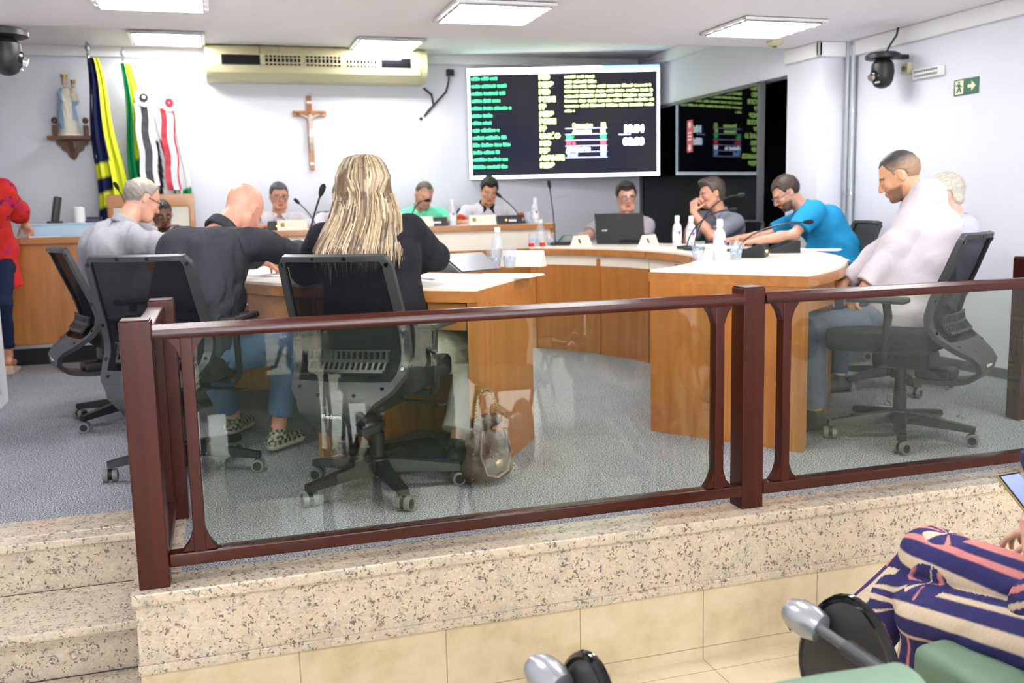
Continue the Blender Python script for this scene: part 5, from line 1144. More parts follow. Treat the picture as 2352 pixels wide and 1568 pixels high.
# ------------------------------------------------------------------ blonde hair (part of the woman)
hroot = BW['t']; ho = BW['org']; hc_ = BW['hc']
Hb = Blob(0.004, 60, 7)
Hb.ell(hc_ + np.array([0.0, -0.018, 0.032]), (0.077, 0.094, 0.086), None, 0.0)
ENV = [(1.30, 0.000, 0.085), (1.24, -0.004, 0.106), (1.17, -0.008, 0.122), (1.09, -0.014, 0.145), (1.02, -0.040, 0.165), (0.955, -0.062, 0.185)]
def env(z):
    for a, b in zip(ENV[:-1], ENV[1:]):
        if z >= b[0]: f = min(1, (a[0] - z) / (a[0] - b[0])); return a[1] + (b[1] - a[1]) * f, a[2] + (b[2] - a[2]) * f
    return ENV[-1][1:]
YB = lambda z: float(np.interp(z, [0.93, 0.97, 1.03, 1.10, 1.22], [-0.300, -0.285, -0.235, -0.170, -0.112]))
for z in np.arange(1.26, 1.03, -0.03):
    cx, hw = env(z)
    Hb.cap(hc_ + np.array([cx - hw * 0.62, YB(z) + 0.05, z - hc_[2]]), hc_ + np.array([cx + hw * 0.62, YB(z) + 0.05, z - hc_[2]]), min(0.038, hw * 0.36), k=0.03)
V, F = Hb.mesh(0.008); L = V - hc_
tint = np.tile(lin((110, 86, 62)), (len(V), 1)) * (1 + 0.25 * pnoise(L * np.array([1, 1, 0.15]), 90, 3))[:, None]
hair_o = vmesh('hair', V, F, 'hair', hroot, np.clip(tint, 0, 1), ho)
random.seed(11); b = MB(); pal = [(172, 150, 112), (194, 176, 142), (150, 126, 94), (98, 80, 66), (124, 104, 86), (178, 156, 120), (204, 190, 160), (84, 68, 56)]
for i in range(760):
    s = random.uniform(-1, 1); end = random.gauss(0.95, 0.035) if abs(s) < 0.85 else random.gauss(0.98, 0.04); lay = random.uniform(0.0, 0.016); pts = []; ph = random.uniform(0, 6.28); amp = random.uniform(0.003, 0.010)
    a = s * 1.75                      # angle round the back of the head
    x0 = 0.010 + random.uniform(-0.012, 0.012); pts.append((x0 + s * 0.022, -0.02 + 0.03 * (1 - abs(s)) * -1, 0.124 + lay * 0.3))
    sx, sy = math.sin(a), -math.cos(a)
    pts.append((sx * 0.070, -0.022 + sy * 0.070, 0.108 + lay * 0.4))
    pts.append((sx * 0.092, -0.022 + sy * 0.095, 0.080 + lay * 0.2))
    pts.append((sx * (0.103 + lay * 0.5), -0.022 + sy * (0.107 + lay * 0.5), 0.038))
    nz = 8
    for k in range(1, nz + 1):
        z = 1.22 + (end - 1.22) * k / nz; cx, hw = env(z); f = k / nz
        X = cx + s * hw + amp * math.sin(ph + 7 * f) * f; yb = (-0.022 + sy * 0.104) * (1 - min(1, f * 4)) + (YB(z) - 0.014 + 0.060 * s ** 4) * min(1, f * 4)
        pts.append((X, yb - lay + amp * 0.5 * math.cos(ph + 6 * f), z - hc_[2]))
    P_ = [Vector(p) + Vector(hc_ - ho) for p in pts]; c = lin(random.choice(pal)) * random.uniform(0.85, 1.1); r = random.uniform(0.0035, 0.0065)
    b.tube(P_, [r * 0.6, r, r, r] + [r * (1 - 0.07 * k) for k in range(nz - 1)] + [r * 0.15], 5, col=tuple(np.clip(c, 0, 1)) + (1,), flat=(1, 0.55), upv=(1, 0, 0) )
b.build('hair_locks', 'hair_strand', hair_o, angle=80)

# ------------------------------------------------------------------ the woman in striped trousers (only her legs and hand are in the picture)
SW = person('woman in navy trousers with pink and cream stripes, legs crossed, holding a phone', (2.00, 1.70, 0.03), (1.99, 1.78, 0.72), (0, -30, 0), 0, (232, 178, 156),
            dict(col=(60, 56, 96), sleeve=0.5, floor=LO, wr=0.004), (60, 60, 110), dict(style='short', col=(90, 60, 44), t=0.02, nape=True), hands=[(1.905, 1.80, 0.225), (2.12, 1.95, 0.22)], hdir=[((0.10, 0.25, 1), (-0.9, 0.1, 0.1)), None],
            hcurl=(0.45, 0.5), legs=False, female=True, seed=40, h=0.007, elbows=[(-0.3, -1, -0.6), (0.6, -1, -0.6)])
so_ = SW['org']
T = Blob(0.0022, 22, 44)
K1, K2 = np.array([1.885, 2.135, 0.115]), np.array([1.835, 2.085, -0.025]); H1, H2 = np.array([2.03, 1.70, 0.07]), np.array([1.93, 1.66, 0.015])
A1, A2 = np.array([1.800, 2.375, -0.265]), np.array([1.895, 2.16, -0.44])
T.cap([1.93, 1.66, 0.04], [2.08, 1.66, 0.04], 0.125, 0.125, 0.05)
T.cap(H2, K2, 0.098, 0.082, 0.02); T.cone(K2 + np.array([0.01, 0.0, -0.01]), A2, 0.062, 0.098, 0.05); T.ell(K2, (0.078,) * 3, None, 0.02)
T.cap(H1, K1, 0.100, 0.076, 0.008); T.cone(K1 + np.array([0, 0, -0.008]), A1, 0.062, 0.105, 0.03); T.ell(K1, (0.074,) * 3, None, 0.02)
V, F = T.mesh(0.004)
def seg(V, a, b):
    ab = b - a; t = np.clip((V - a) @ ab / (ab @ ab), -0.2, 1.2); q = a + t[:, None] * ab; return np.linalg.norm(V - q, axis=1), t, V - q
def ang(R_, ax, ref):
    ax = unit(ax); u = unit(np.asarray(ref) - ax * (np.asarray(ref) @ ax)); v = np.cross(ax, u); return np.degrees(np.arctan2(R_ @ v, R_ @ u))
navy, pink, cream = lin((58, 56, 108)), lin((226, 146, 142)), lin((226, 206, 180))
segs = [(H1, K1, 0.085), (K1, A1, 0.085), (H2, K2, 0.085), (K2, A2, 0.085)]; D = []; AN = []
for k, (a, b_, r) in enumerate(segs):
    d, t, R_ = seg(V, a, b_); D.append(d - (r if k in (0, 2) else 0.062 + 0.04 * np.clip(t, 0, 1))); ax = b_ - a
    ref = (0, 0, 1) if k in (0, 2) else (0.15, 1, 0.5); AN.append(ang(R_, ax, ref))
D = np.array(D); AN = np.array(AN); which = D.argmin(0); A_ = AN[which, np.arange(len(V))]
A_ = np.where((which % 2) == 0, -A_, -A_)
tabs = [[(-16, 14, pink), (36, 50, pink), (84, 112, cream), (150, 165, pink), (-75, -50, cream), (-130, -115, pink)], [(-16, 10, pink), (30, 44, pink), (66, 98, cream), (140, 152, pink), (-75, -50, cream), (-130, -115, pink)],
        [(24, 36, cream), (64, 92, cream), (128, 136, cream), (-80, -60, pink), (-150, -130, cream)], [(60, 80, cream), (20, 26, pink), (110, 116, pink), (-80, -60, cream), (-140, -130, pink)]]
col = np.tile(navy, (len(V), 1)); hatch = np.sin(V[:, 1] * 520) * np.sin(V[:, 0] * 610 + 2) * 0.05 + np.sin(V[:, 2] * 700) * 0.03
for k, tb in enumerate(tabs):
    for lo_, hi_, c in tb: m_ = (np.clip((np.minimum(A_ - lo_, hi_ - A_)) / 3.2 + 0.5, 0, 1) * (which == k))[:, None]; col = col * (1 - m_) + c * (1 + hatch)[:, None] * m_
vmesh('trousers', V, F, 'cloth', SW['t'], np.clip(col, 0, 1), so_)
f = Blob(); f.cap(A1 + (K1 - A1) * 0.15, A1 + np.array([0.045, 0.06, -0.075]), 0.045, 0.032, 0.02); f.cap(A1 + np.array([0.045, 0.06, -0.075]), A1 + np.array([0.07, 0.15, -0.135]), 0.036, 0.028, 0.02)
f.cap(A2, A2 + np.array([0, 0.02, 0.0]), 0.04, 0.035, 0.02); f.cap(A2, A2 + np.array([0, 0.12, -0.04]), 0.035, 0.028, 0.02)
V, F = f.mesh(0.007); vmesh('feet', V, F, 'skin', SW['t'], lin((232, 182, 158)), so_)
b = MB(); mat('tan_strap', S(196, 122, 66), 0.5)
b.tube([A1 + np.array(p) - so_ for p in ((0.005, 0.05, -0.085), (0.045, 0.095, -0.075), (0.09, 0.09, -0.10))], 0.009, 8); b.tube([A1 + np.array(p) - so_ for p in ((0.01, 0.02, -0.11), (0.05, 0.10, -0.16), (0.08, 0.19, -0.17))], 0.014, 8); b.build('sandal_strap', 'tan_strap', SW['t'])
kn = Blob(0.006, 55, 3); kn.ell((1.915, 1.80, 0.10), (0.055, 0.05, 0.055), None, 0.02); kn.cap((1.90, 1.80, 0.12), (1.93, 1.86, 0.03), 0.035, 0.03, 0.02); kn.cap((1.90, 1.79, 0.09), (1.97, 1.76, 0.14), 0.04, 0.05, 0.03); V, F = kn.mesh(0.006)
col = np.tile(navy, (len(V), 1)); ss = np.sin((V[:, 2] * 0.8 + V[:, 1] * 0.5) * 85); col[ss > 0.82] = cream; col[ss < -0.80] = pink; vmesh('knotted_hem', V, F, 'cloth', SW['t'], col, so_)
Wl = SW['W'][0]
b = MB(); mat('red_nail', S(150, 22, 44), 0.2)
ph_t = thing('phone', 'gold-edged phone held up by the woman in striped trousers', 'phone', (1.945, 1.875, 0.350))
Rp = Matrix.Rotation(math.radians(4), 4, 'Z') @ Matrix.Rotation(math.radians(-52), 4, 'X')
b = MB().box((0, 0, 0), (0.074, 0.009, 0.152), bev=0.0035); b.xf(Rp); b.build('case', 'gold_metal', ph_t)
mat('phone_glow', (0.16, 0.2, 0.42, 1), 0.3, var=0, emit=0.9)
b = MB().box((0, -0.0052, 0), (0.069, 0.001, 0.146)); b.xf(Rp); b.build('bezel', 'black_gloss', ph_t, smooth=False)
b = MB().box((0, -0.0062, -0.002), (0.064, 0.001, 0.138)); b.xf(Rp); b.build('lit_screen', 'phone_glow', ph_t, smooth=False)

# ------------------------------------------------------------------ small things on the desks
def lathe_part(prof, name, m, par, loc=(0, 0, 0), n=20): return MB().lathe(prof, loc, n).build(name, m, par)
mat('purple_label', S(150, 70, 170), 0.5); mat('red_plastic', S(200, 30, 40), 0.4); mat('pale_blue', S(176, 206, 226), 0.3, var=0.03); mat('milk_plastic', S(226, 226, 238), 0.35, var=0.02, alpha=0.85)
def bottle():
    t = thing('bottle', 'x', 'bottle')
    lathe_part([(0.030, 0), (0.034, 0.006), (0.034, 0.13), (0.030, 0.15), (0.014, 0.175), (0.013, 0.185)], 'bottle_body', 'milk_plastic', t)
    lathe_part([(0.017, 0.178), (0.018, 0.182), (0.018, 0.218), (0.015, 0.224)], 'cap', 'white_plastic', t); MB().lathe([(0.0348, 0.04), (0.0348, 0.11)], n=20).build('label_band', 'purple_label' if False else 'white_plastic', t)
    MB().prism([(-0.016, 0.108), (0.016, 0.108), (0.0, 0.080)], -0.0355, -0.0365, T=Matrix(((1, 0, 0, 0), (0, 0, 1, 0), (0, 1, 0, 0), (0, 0, 0, 1)))).build('printed_mark', 'purple_label', t, smooth=False); return t
def cup():
    t = thing('cup', 'x', 'cup'); lathe_part([(0.026, 0), (0.028, 0.003), (0.038, 0.095), (0.041, 0.098), (0.041, 0.101)], 'cup_wall', 'clear_plastic', t)
    lathe_part([(0.025, 0.004), (0.033, 0.055)], 'water', 'clear_plastic', t); b = MB()
    for k in range(5): a = k * 1.2; b.box((0.0335 * math.cos(a), 0.0335 * math.sin(a), 0.045 + 0.01 * (k % 2)), (0.003, 0.012, 0.016), rz=a)
    b.build('printed_pattern', 'pale_blue', t); return t
def pet():
    t = thing('water_bottle', 'x', 'bottle')
    lathe_part([(0.030, 0), (0.033, 0.01), (0.031, 0.03), (0.033, 0.05), (0.031, 0.07), (0.034, 0.10), (0.033, 0.13), (0.026, 0.155), (0.014, 0.175), (0.014, 0.185)], 'bottle_body', 'clear_plastic', t); lathe_part([(0.017, 0.183), (0.017, 0.205), (0.014, 0.208)], 'cap', 'white_plastic', t); return t
def mic(height=0.36, lean=(0.1, 0.0)):
    t = thing('microphone', 'x', 'microphone'); MB().box((0, 0, 0.012), (0.10, 0.12, 0.024), bev=0.006).build('base', 'black_plastic', t)
    pts = [(lean[0] * (f ** 1.6) * 1.0, lean[1] * (f ** 1.6), 0.02 + height * math.sin(f * PI / 2) if abs(lean[0]) + abs(lean[1]) > 0.25 else 0.02 + height * f) for f in [i / 10 for i in range(11)]]
    MB().tube(pts, 0.005, 8).build('gooseneck', 'black_plastic', t); d = (Vector(pts[-1]) - Vector(pts[-2])).normalized(); p = Vector(pts[-1])
    b = MB(); b.lathe([(0.006, -0.01), (0.013, 0.005), (0.016, 0.03), (0.014, 0.05), (0.006, 0.06)], p, 14, ax=d); b.build('foam_head', 'black_fabric', t); return t
def terminal():
    t = thing('voting_terminal', 'x', 'device'); T0 = Matrix(((0, 0, 1, 0), (1, 0, 0, 0), (0, 1, 0, 0), (0, 0, 0, 1)))
    MB().prism([(-0.09, 0), (0.09, 0), (0.09, 0.018), (-0.06, 0.075), (-0.09, 0.075)], -0.11, 0.11, T=T0).build('case', 'black_plastic', t, smooth=False)
    MB().box((0, 0.016, 0.0485), (0.17, 0.12, 0.003), rx=-0.363).build('display', 'screen_dark', t, smooth=False); MB().box((0.02, -0.092, 0.03), (0.07, 0.003, 0.018)).build('label_strip', 'lettering', t, smooth=False)
    MB().cyl((-0.04, -0.09, 0.035), (-0.04, -0.096, 0.035), 0.006).build('lamp', 'led_orange', t); return t
def nameplate():
    t = thing('nameplate', 'x', 'nameplate'); T0 = Matrix(((0, 0, 1, 0), (1, 0, 0, 0), (0, 1, 0, 0), (0, 0, 0, 1)))
    MB().prism([(-0.04, 0), (0.04, 0), (0.006, 0.085), (-0.006, 0.085)], -0.12, 0.12, T=T0).build('holder', 'cream_panel', t, smooth=False)
    b = MB().box((-0.078, -0.0265, 0.045), (0.030, 0.002, 0.034), rx=-0.38); b.build('crest', 'gold_metal', t, smooth=False); return t
def paper(w_=0.21, d_=0.297, sheets=3):
    t = thing('paper_sheets', 'x', 'paper'); b = MB(); random.seed(w_ * 1000 + sheets)
    for k in range(sheets): b.box((random.uniform(-.012, .012), random.uniform(-.012, .012), 0.001 + 0.0022 * k), (w_, d_, 0.0018), rz=random.uniform(-0.09, 0.09))
    b.build('sheets', 'paper', t, smooth=False); b = MB()
    for k in range(9): b.box((0, -d_ * 0.38 + k * d_ * 0.09, 0.0028 + 0.0022 * (sheets - 1)), (w_ * 0.72, 0.003, 0.0002))
    b.build('printed_lines', 'grey_plastic', t, smooth=False); return t
PR = dict(bottle=bottle(), cup=cup(), water_bottle=pet(), terminal=terminal(), nameplate=nameplate(), paper=paper()); used = set()
GRP = dict(bottle='white bottles on the desks', cup='plastic cups on the desks', water_bottle='clear water bottles on the desks', terminal='voting terminals on the desks', nameplate='nameplates on the desks', paper='papers on the desks')
def put(kind, x, y, lb, rz=0, z=DT):
    o = PR[kind] if kind not in used else copy_tree(PR[kind]); used.add(kind)
    o.location = (x, y, z + 0.0005); o.rotation_euler = (0, 0, rz); o['label'] = lb; o['group'] = GRP[kind]; return o
HZ = 0.966
put('bottle', 2.66, 4.72, 'nearest white bottle with purple mark, on the right desk end between two plastic cups', 0.5); put('bottle', 3.28, 6.45, 'white bottle standing near the clasped-hands man, right of the laptop')
put('bottle', 3.22, 6.12, 'white bottle just behind the purple-marked one on the right desk'); put('bottle', 2.74, 8.15, 'slim white bottle at the right end of the head table', z=HZ)
put('bottle', 1.97, 8.12, 'white bottle between the mint polo and white polo men', z=HZ); put('bottle', 0.62, 5.92, 'white bottle by the bald man, left of the gooseneck microphone')
put('cup', 2.57, 4.80, 'plastic cup left of the purple-marked bottle on the right desk'); put('cup', 2.74, 4.68, 'plastic cup right of the purple-marked bottle on the right desk')
put('cup', 1.39, 4.84, 'plastic cup left of the pair at the right end of the woman’s desk'); put('cup', 1.465, 4.80, 'plastic cup right of the pair at the right end of the woman’s desk')
put('cup', 2.42, 7.28, 'plastic cup beside the red cap at the open end of the laptop desk'); put('cup', 2.58, 7.30, 'plastic cup right of the clear bottle at the open end of the laptop desk'); put('cup', 2.66, 8.12, 'plastic cup at the right end of the head table', z=HZ)
put('water_bottle', 1.46, 5.00, 'clear water bottle with white cap behind the two cups on the woman’s desk'); put('water_bottle', 2.51, 7.34, 'clear water bottle at the open end of the laptop desk')
for x, y, lb in ((2.38, 7.20, 'red cap lying left of the cup on the laptop desk'), (2.475, 7.20, 'small red and white cap by the clear bottle on the laptop desk')):
    t = thing('plastic_stopper', lb, 'stopper', (x, y, DT)); lathe_part([(0.02, 0), (0.022, 0.004), (0.022, 0.026), (0.017, 0.03)], 'shell', 'red_plastic', t); MB().cyl((0, 0, 0.03), (0, 0, 0.034), 0.012).build('pull_tab', 'white_plastic', t)
put('terminal', 2.94, 4.86, 'black voting terminal with slanted dark screen at the end of the right desk', 0.9); put('terminal', 3.34, 5.16, 'black voting terminal in front of the blue polo man', 1.2)
put('terminal', 2.74, 7.22, 'black voting terminal left of the laptop', 2.4); put('terminal', 3.20, 7.02, 'black voting terminal with orange lamp right of the laptop', 2.5)
put('terminal', 1.80, 8.16, 'black voting terminal in front of the mint polo man', PI * 0, HZ); put('terminal', 2.48, 8.16, 'black voting terminal in front of the white polo man', 0, HZ); put('terminal', 0.52, 8.20, 'black voting terminal before the grey-haired man in white', 0, HZ)
put('nameplate', 2.70, 6.93, 'cream nameplate on the desk left of the laptop', 0.45 + PI * 0 + 0.3); put('nameplate', 3.10, 6.56, 'cream nameplate on the desk right of the laptop', 0.75)
put('nameplate', 2.22, 8.06, 'white nameplate before the man in white polo with black collar', 0.0, HZ); put('nameplate', 0.60, 8.06, 'white nameplate before the grey-haired man at the head table', 0, HZ); put('nameplate', 1.66, 8.06, 'nameplate beside the blonde hair at the head table', 0, HZ)
put('nameplate', 1.56, 4.86, 'grey nameplate seen from behind at the right end of the woman’s desk', 2.4)
put('paper', 1.27, 4.22, 'loose white sheets overhanging the end of the woman’s desk', 0.9); put('paper', 0.98, 4.35, 'white papers at the right elbow of the blonde woman', 0.35); put('paper', 0.30, 4.95, 'white papers under the bald man’s arms', 0.7)
put('paper', 0.55, 5.55, 'white papers beyond the gooseneck microphone on the left desk', 0.2); put('paper', 2.52, 4.38, 'white sheets at the near corner of the right desk', -0.4); put('paper', 3.52, 5.50, 'stack of papers before the blue polo man', 1.4); put('paper', 3.40, 5.90, 'papers under the hands of the blue polo man', 1.6)
put('paper', 2.98, 4.30, 'white sheets on the outer curve of the right desk', 0.7); put('paper', 3.62, 5.22, 'open notebook pages beside the second terminal on the right desk', 0.9); put('paper', -1.28, 8.12, 'papers by the lady in red on the head table', 0.3, HZ)
put('paper', 3.02, 5.40, 'white sheets in the middle of the right desk behind the first terminal', 1.1); put('paper', 3.42, 6.38, 'papers before the man with clasped hands', 1.3); put('paper', 0.05, 5.75, 'papers in front of the grey-shirted man', 1.4)
def mput(x, y, z, lb, h_, lean):
    t = mic(h_, lean); t.location = (x, y, z); t['label'] = lb; t['group'] = 'gooseneck microphones'
mput(0.42, 4.92, DT, 'tall gooseneck microphone standing between the bald man and the blonde woman', 0.38, (0.10, 0.06)); mput(2.62, 7.30, DT, 'tall thin gooseneck microphone left of the laptop', 0.44, (-0.04, 0.0))
mput(3.12, 5.30, DT, 'gooseneck microphone leaning far right across the blue polo man', 0.16, (0.42, -0.08)); mput(3.05, 5.75, DT, 'gooseneck microphone rising towards the blue polo man’s face', 0.34, (0.40, 0.12)); mput(3.10, 5.95, DT, 'lower curved gooseneck microphone behind the papers of the right desk', 0.24, (0.38, 0.08))
mput(1.60, 8.14, HZ, 'gooseneck microphone in front of the mint polo man', 0.20, (0.16, 0.10)); mput(2.62, 8.20, HZ, 'gooseneck microphone before the white polo man', 0.22, (-0.16, 0.08)); mput(0.80, 8.16, HZ, 'gooseneck microphone before the grey-haired man in white', 0.20, (-0.12, 0.1)); mput(-0.62, 8.20, HZ, 'gooseneck microphone by the green and yellow flag', 0.34, (-0.10, 0.0)); mput(1.00, 4.98, DT, 'gooseneck microphone behind the blonde woman’s right shoulder', 0.22, (-0.10, 0.3))
# laptop
lp = thing('laptop', 'black laptop open with its lid towards the viewer', 'laptop', (3.09, 7.06, DT), 2.38 + PI)
MB().box((0, 0.12, 0.010), (0.41, 0.25, 0.018), bev=0.004).build('base', 'black_plastic', lp)
R_ = Matrix.Rotation(0.20, 4, 'X'); b = MB().box((0, 0, 0.125), (0.41, 0.010, 0.25), bev=0.004); b.xf(R_); ld = b.build('lid', 'dark_grey_plastic', lp)
b = MB().box((0, 0.006, 0.127), (0.345, 0.001, 0.20)); b.xf(R_); b.build('display', 'screen_dark', ld, smooth=False)
q = textm('acer', 0.028, 'lettering', 0, 0, ld, 'lettering', 'CENTER', 0.0006, 0.0005); q.rotation_euler = (PI / 2 + 0.20, 0, 0); q.location = (-0.125, -0.027, 0.105)
# left desk: slanted grey folder / screen, pale blue shelf, phone and roll
t = thing('desk_monitor', 'grey slanted low display lying by the blonde woman’s right arm', 'monitor', (1.22, 4.72, DT), 0.5)
T0 = Matrix(((0, 0, 1, 0), (1, 0, 0, 0), (0, 1, 0, 0), (0, 0, 0, 1)))
MB().prism([(-0.10, 0), (0.10, 0), (0.06, 0.085), (0.05, 0.085)], -0.15, 0.15, T=T0).build('case', 'grey_plastic', t, smooth=False); MB().box((0, -0.03, 0.046), (0.27, 0.16, 0.003), rx=0.52).build('display', 'silver', t, smooth=False)
t = thing('reception_shelf', 'pale blue glossy shelf along the left part of the head table', 'shelf', (-1.13, 8.30, HZ)); MB().box((0, 0, 0.095), (0.66, 0.30, 0.012), bev=0.003).build('shelf_board', 'pale_blue', t); MB().box((0, -0.13, 0.045), (0.64, 0.012, 0.09)).build('front_pane', 'pale_blue', t, smooth=False)
for s in (-1, 1): MB().box((s * 0.31, 0, 0.045), (0.012, 0.26, 0.09)).build('side_pane', 'pale_blue', t, smooth=False)
t = thing('desk_phone', 'black handset-like slab leaning upright on the pale blue shelf', 'phone', (-1.21, 8.28, HZ + 0.102), 0.3); b = MB().box((0, 0, 0.105), (0.05, 0.09, 0.21), rx=0.0, bev=0.01); b.xf(Matrix.Rotation(0.18, 4, 'Y')); b.build('slab', 'black_plastic', t); MB().box((0, 0, 0.008), (0.10, 0.12, 0.016), bev=0.005).build('stand', 'black_plastic', t)
t = thing('paper_cup', 'plain white cylinder on the pale blue shelf left of the dark flag', 'cup', (-1.03, 8.28, HZ + 0.102)); lathe_part([(0.042, 0), (0.044, 0.004), (0.044, 0.115), (0.040, 0.12)], 'body', 'white_plastic', t); lathe_part([(0.034, 0.121), (0.03, 0.124)], 'lid', 'paper', t)
t = thing('stapler', 'small dark purple stapler on the pale blue shelf', 'stapler', (-0.92, 8.28, HZ + 0.102)); mat('dark_purple', S(70, 40, 80), 0.4); MB().box((0, 0, 0.010), (0.13, 0.035, 0.018), bev=0.004).build('base', 'dark_purple', t); MB().box((0.0, 0, 0.034), (0.12, 0.03, 0.018), bev=0.006).build('arm', 'black_plastic', t)

# ------------------------------------------------------------------ the handbag on the carpet, and the footrest
mat('bag_leather', S(86, 66, 60), 0.4, bump=0.3, bscale=80, bdist=0.003); mat('bag_edge', S(128, 104, 92), 0.45)
bg = thing('handbag', 'brown studded handbag with chain handles standing against the desk end', 'handbag', (1.005, 3.665, 0.004), 0.35)
f = Blob(0.003, 40, 3); f.cap((-0.06, 0, 0.06), (0.06, 0, 0.06), 0.058, 0.058, 0.04); f.cap((-0.055, 0, 0.16), (0.055, 0, 0.16), 0.045, 0.045, 0.05); f.cap((-0.045, 0, 0.25), (0.05, 0, 0.255), 0.028, 0.026, 0.05); f.fn(lambda P_: 0.004 - P_[:, 2], (0, 0, 0.1), 1, 0.01, 'i')
V, F = f.mesh(0.006); vmesh('bag_body', V, F, 'bag_leather', bg)
b = MB(); b.tube([(-0.055, -0.045, 0.22), (-0.075, -0.06, 0.13), (-0.05, -0.066, 0.05), (0, -0.068, 0.03), (0.05, -0.066, 0.05), (0.075, -0.06, 0.13), (0.055, -0.045, 0.22)], 0.009, 8, flat=(1, 0.5)); b.build('front_pocket_trim', 'bag_edge', bg)
MB().ball((0.01, -0.068, 0.085), (0.020, 0.010, 0.018), 14).build('clasp', 'gold_metal', bg)
st = MB()
for s in (-1, 1):
    for k in range(14): z = 0.015 + 0.020 * k; st.ball((s * (0.108 - 0.045 * (k / 13) ** 1.5), -0.042 + 0.001 * k, z), 0.0048, 6)
    for k in range(6): st.ball((s * (0.065 - 0.012 * k), -0.046, 0.25 - 0.028 * k), 0.0045, 6)
o = st.build('studs', 'gold_metal', bg); o['kind'] = 'stuff'
for s in (-1, 1):
    b = MB(); N = 30
    for k in range(N): a = PI * k / (N - 1); b.ball((0.05 * math.cos(a) * 1.1 + 0.012 * s, s * 0.018, 0.255 + 0.13 * math.sin(a)), (0.006, 0.004, 0.006), 6)
    b.build('chain_handle', 'gold_metal', bg)
fr_ = thing('footrest', 'low black footrest with blue-lit edge under the blonde woman’s feet', 'footrest', (0.72, 4.02, 0), 0.25)
mat('blue_lit_edge', S(40, 70, 220), 0.4); b = MB().box((0, 0, 0.05), (0.40, 0.26, 0.03), rx=0.15, bev=0.008); b.build('platform', 'black_plastic', fr_); MB().tube([(-0.19, -0.128, 0.045), (0.19, -0.128, 0.045)], 0.005).build('edge_strip', 'blue_lit_edge', fr_)  # blue light along the front edge is put into the strip's colour
for s in (-1, 1): MB().box((s * 0.16, 0, 0.02), (0.03, 0.2, 0.04), bev=0.004).build('foot', 'black_plastic', fr_)

# ------------------------------------------------------------------ ceremonial flags
def flag(lb, x, ztop, zbot, w0, w1, colf, seed, right=True, fin=True, y=9.12):
    t = thing('flag', lb, 'flag', (x, y, 0.15), 0, 'draped flags on poles behind the head table'); H = lambda z: z - 0.15
    b = MB(); b.cyl((0, 0, 0.03), (0, 0, H(ztop) + 0.02), 0.011); b.build('pole', 'silver', t); lathe_part([(0.10, 0), (0.10, 0.03), (0.03, 0.05), (0.02, 0.10)], 'stand', 'dark_wood', t)
    if fin: lathe_part([(0.008, 0), (0.016, 0.015), (0.010, 0.03), (0.022, 0.06), (0.018, 0.085), (0.003, 0.12)], 'finial', 'silver', t, (0, 0, H(ztop) + 0.02))
    b = MB(); N, Mm = 90, 46; rs = random.Random(seed); ph = rs.random() * 6; vs = []; cols = []
    for i in range(Mm + 1):
        f = i / Mm; z = H(ztop) + (H(zbot) - H(ztop)) * f; wd = w0 + (w1 - w0) * (f ** 0.8); dp = 0.035 + 0.05 * f
        for k in range(N):
            a = 2 * PI * k / N; fold = 1 + 0.5 * math.sin(9 * a + ph + 1.2 * f) + 0.2 * math.sin(17 * a + 2 * f + ph)
            vs.append((-0.02 + wd * (0.5 + 0.5 * math.cos(a)) + 0.012 * math.sin(3 * f * 3 + ph), dp * math.sin(a) * fold * 0.8, z + (0.05 * math.cos(a) * f if right else 0) + 0.015 * math.sin(5 * a) * (f > 0.96)))
            u = 0.5 + 0.5 * math.cos(a); cols.append(tuple(lin(colf(u, f, 9 * a + ph)) ) + (1,))
    fs = [(i * N + k, i * N + (k + 1) % N, (i + 1) * N + (k + 1) % N, (i + 1) * N + k) for i in range(Mm) for k in range(N)] + [tuple(range(N)), tuple(range(Mm * N, Mm * N + N))[::-1]]
    b.v = vs; b.f = fs; b.mi = [0] * len(fs); b.c = cols; b.build('draped_cloth', 'cloth', t, angle=70); return t
NV, YL, GR, WH, BK, RD, BL = (34, 40, 78), (232, 238, 60), (22, 150, 92), (240, 242, 244), (34, 36, 42), (206, 40, 58), (40, 52, 130)
flag('dark blue and bright yellow striped flag draped at the left end of the row', -0.955, 2.46, 1.05, 0.09, 0.28, lambda u, f, a: (YL if u > 0.60 else NV) if f < 0.62 else ((NV if (int((f - 0.62) / 0.085) % 2) else YL) if u < 0.55 else YL) if f < 0.93 else NV, 1)
flag('green and yellow flag draped beside the dark blue one', -0.675, 2.42, 1.05, 0.08, 0.21, lambda u, f, a: (YL if (u > 0.42 and f < 0.60) else GR) if f < 0.75 or u < 0.6 else (YL if u < 0.8 else BL), 2)
fl3 = flag('white flag with black stripes and white rosette, third in the row', -0.57, 2.32, 1.05, 0.08, 0.34, lambda u, f, a: WH if f < 0.45 else (RD if (u > 0.8 and f < 0.7) else ((BK if math.sin(u * 15 + f * 9) > 0.5 else WH))), 3)
fl4 = flag('white flag with green and blue corner and red rosette at the right end', -0.365, 2.24, 1.05, 0.08, 0.21, lambda u, f, a: WH if f < 0.78 or u < 0.6 else (GR if f < 0.88 else BL), 4)
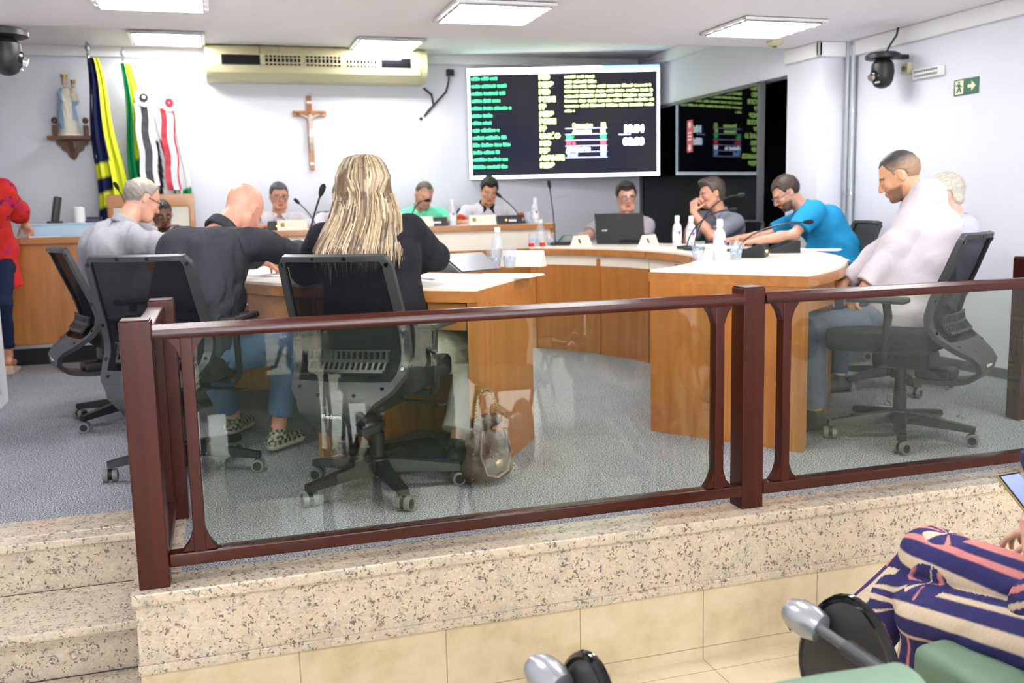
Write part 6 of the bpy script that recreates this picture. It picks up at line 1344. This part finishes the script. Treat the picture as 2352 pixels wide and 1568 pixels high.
for fl_, cc, zt in ((fl3, ('black_gloss', 'rib_black'), 2.12), (fl4, ('rib_red', 'rib_red'), 2.08)):
    if 'rib_red' not in M: mat('rib_red', S(204, 30, 52), 0.4, var=0.1); mat('rib_black', S(44, 46, 52), 0.4, var=0.2); mat('rib_white', S(242, 242, 246), 0.5, var=0.04)
    b = MB(); z = zt - 0.15
    for k in range(16): a = 2 * PI * k / 16; b.ball((0.045 + 0.055 * math.cos(a), -0.12, z + 0.055 * math.sin(a)), (0.028, 0.014, 0.028), 8)
    ro = b.build('rosette', 'rib_white', fl_); b = MB()
    for k in range(8): a = 2 * PI * k / 8; b.ball((0.045 + 0.022 * math.cos(a), -0.137, z + 0.022 * math.sin(a)), (0.016, 0.008, 0.016), 8)
    b.build('rosette_centre', cc[1], ro)
    if fl_ is fl3: MB().ball((0.045, -0.148, z), (0.016, 0.008, 0.016), 10).build('rosette_button', 'rib_white', ro)
    for dx, w_, m_ in ((-0.018, 0.045, 'rib_white' if fl_ is fl3 else 'rib_red'), (0.035, 0.05, cc[1] if fl_ is fl3 else 'rib_white'), (0.085, 0.04, 'rib_white' if fl_ is fl3 else 'rib_red')):
        if fl_ is fl4 and dx > 0.05: w_ = 0.012; dx = 0.068
        b = MB(); pts = [(dx + 0.008 * math.sin(i * 1.1) + 0.02 * i / 12, -0.125 + 0.01 * math.sin(i * 1.7 + dx * 30), z - 0.05 - 0.70 * i / 12) for i in range(13)]
        vs = [(p[0] + s * w_ / 2, p[1] + t_, p[2]) for p in pts for s, t_ in ((-1, 0), (1, 0.006), (1, 0.012), (-1, 0.006))]
        b.add(vs, [(4 * i + j, 4 * i + (j + 1) % 4, 4 * i + 4 + (j + 1) % 4, 4 * i + 4 + j) for i in range(12) for j in range(4)] + [(0, 1, 2, 3), (48, 49, 50, 51)]); b.build('ribbon', m_, ro)
for me_ in []: pass
# ------------------------------------------------------------------ last touches
for k_ in M:
    if k_.startswith('glow_') or k_ in ('led_orange', 'phone_glow', 'screen_panel'): M[k_].cycles.emission_sampling = 'NONE'
for o in list(bpy.data.objects):
    if o.type == 'MESH' and o.data.polygons and o.data.polygons[0].use_smooth and len(o.data.polygons) < 4000:
        wm = o.modifiers.new('even_shading', 'WEIGHTED_NORMAL'); wm.keep_sharp = True
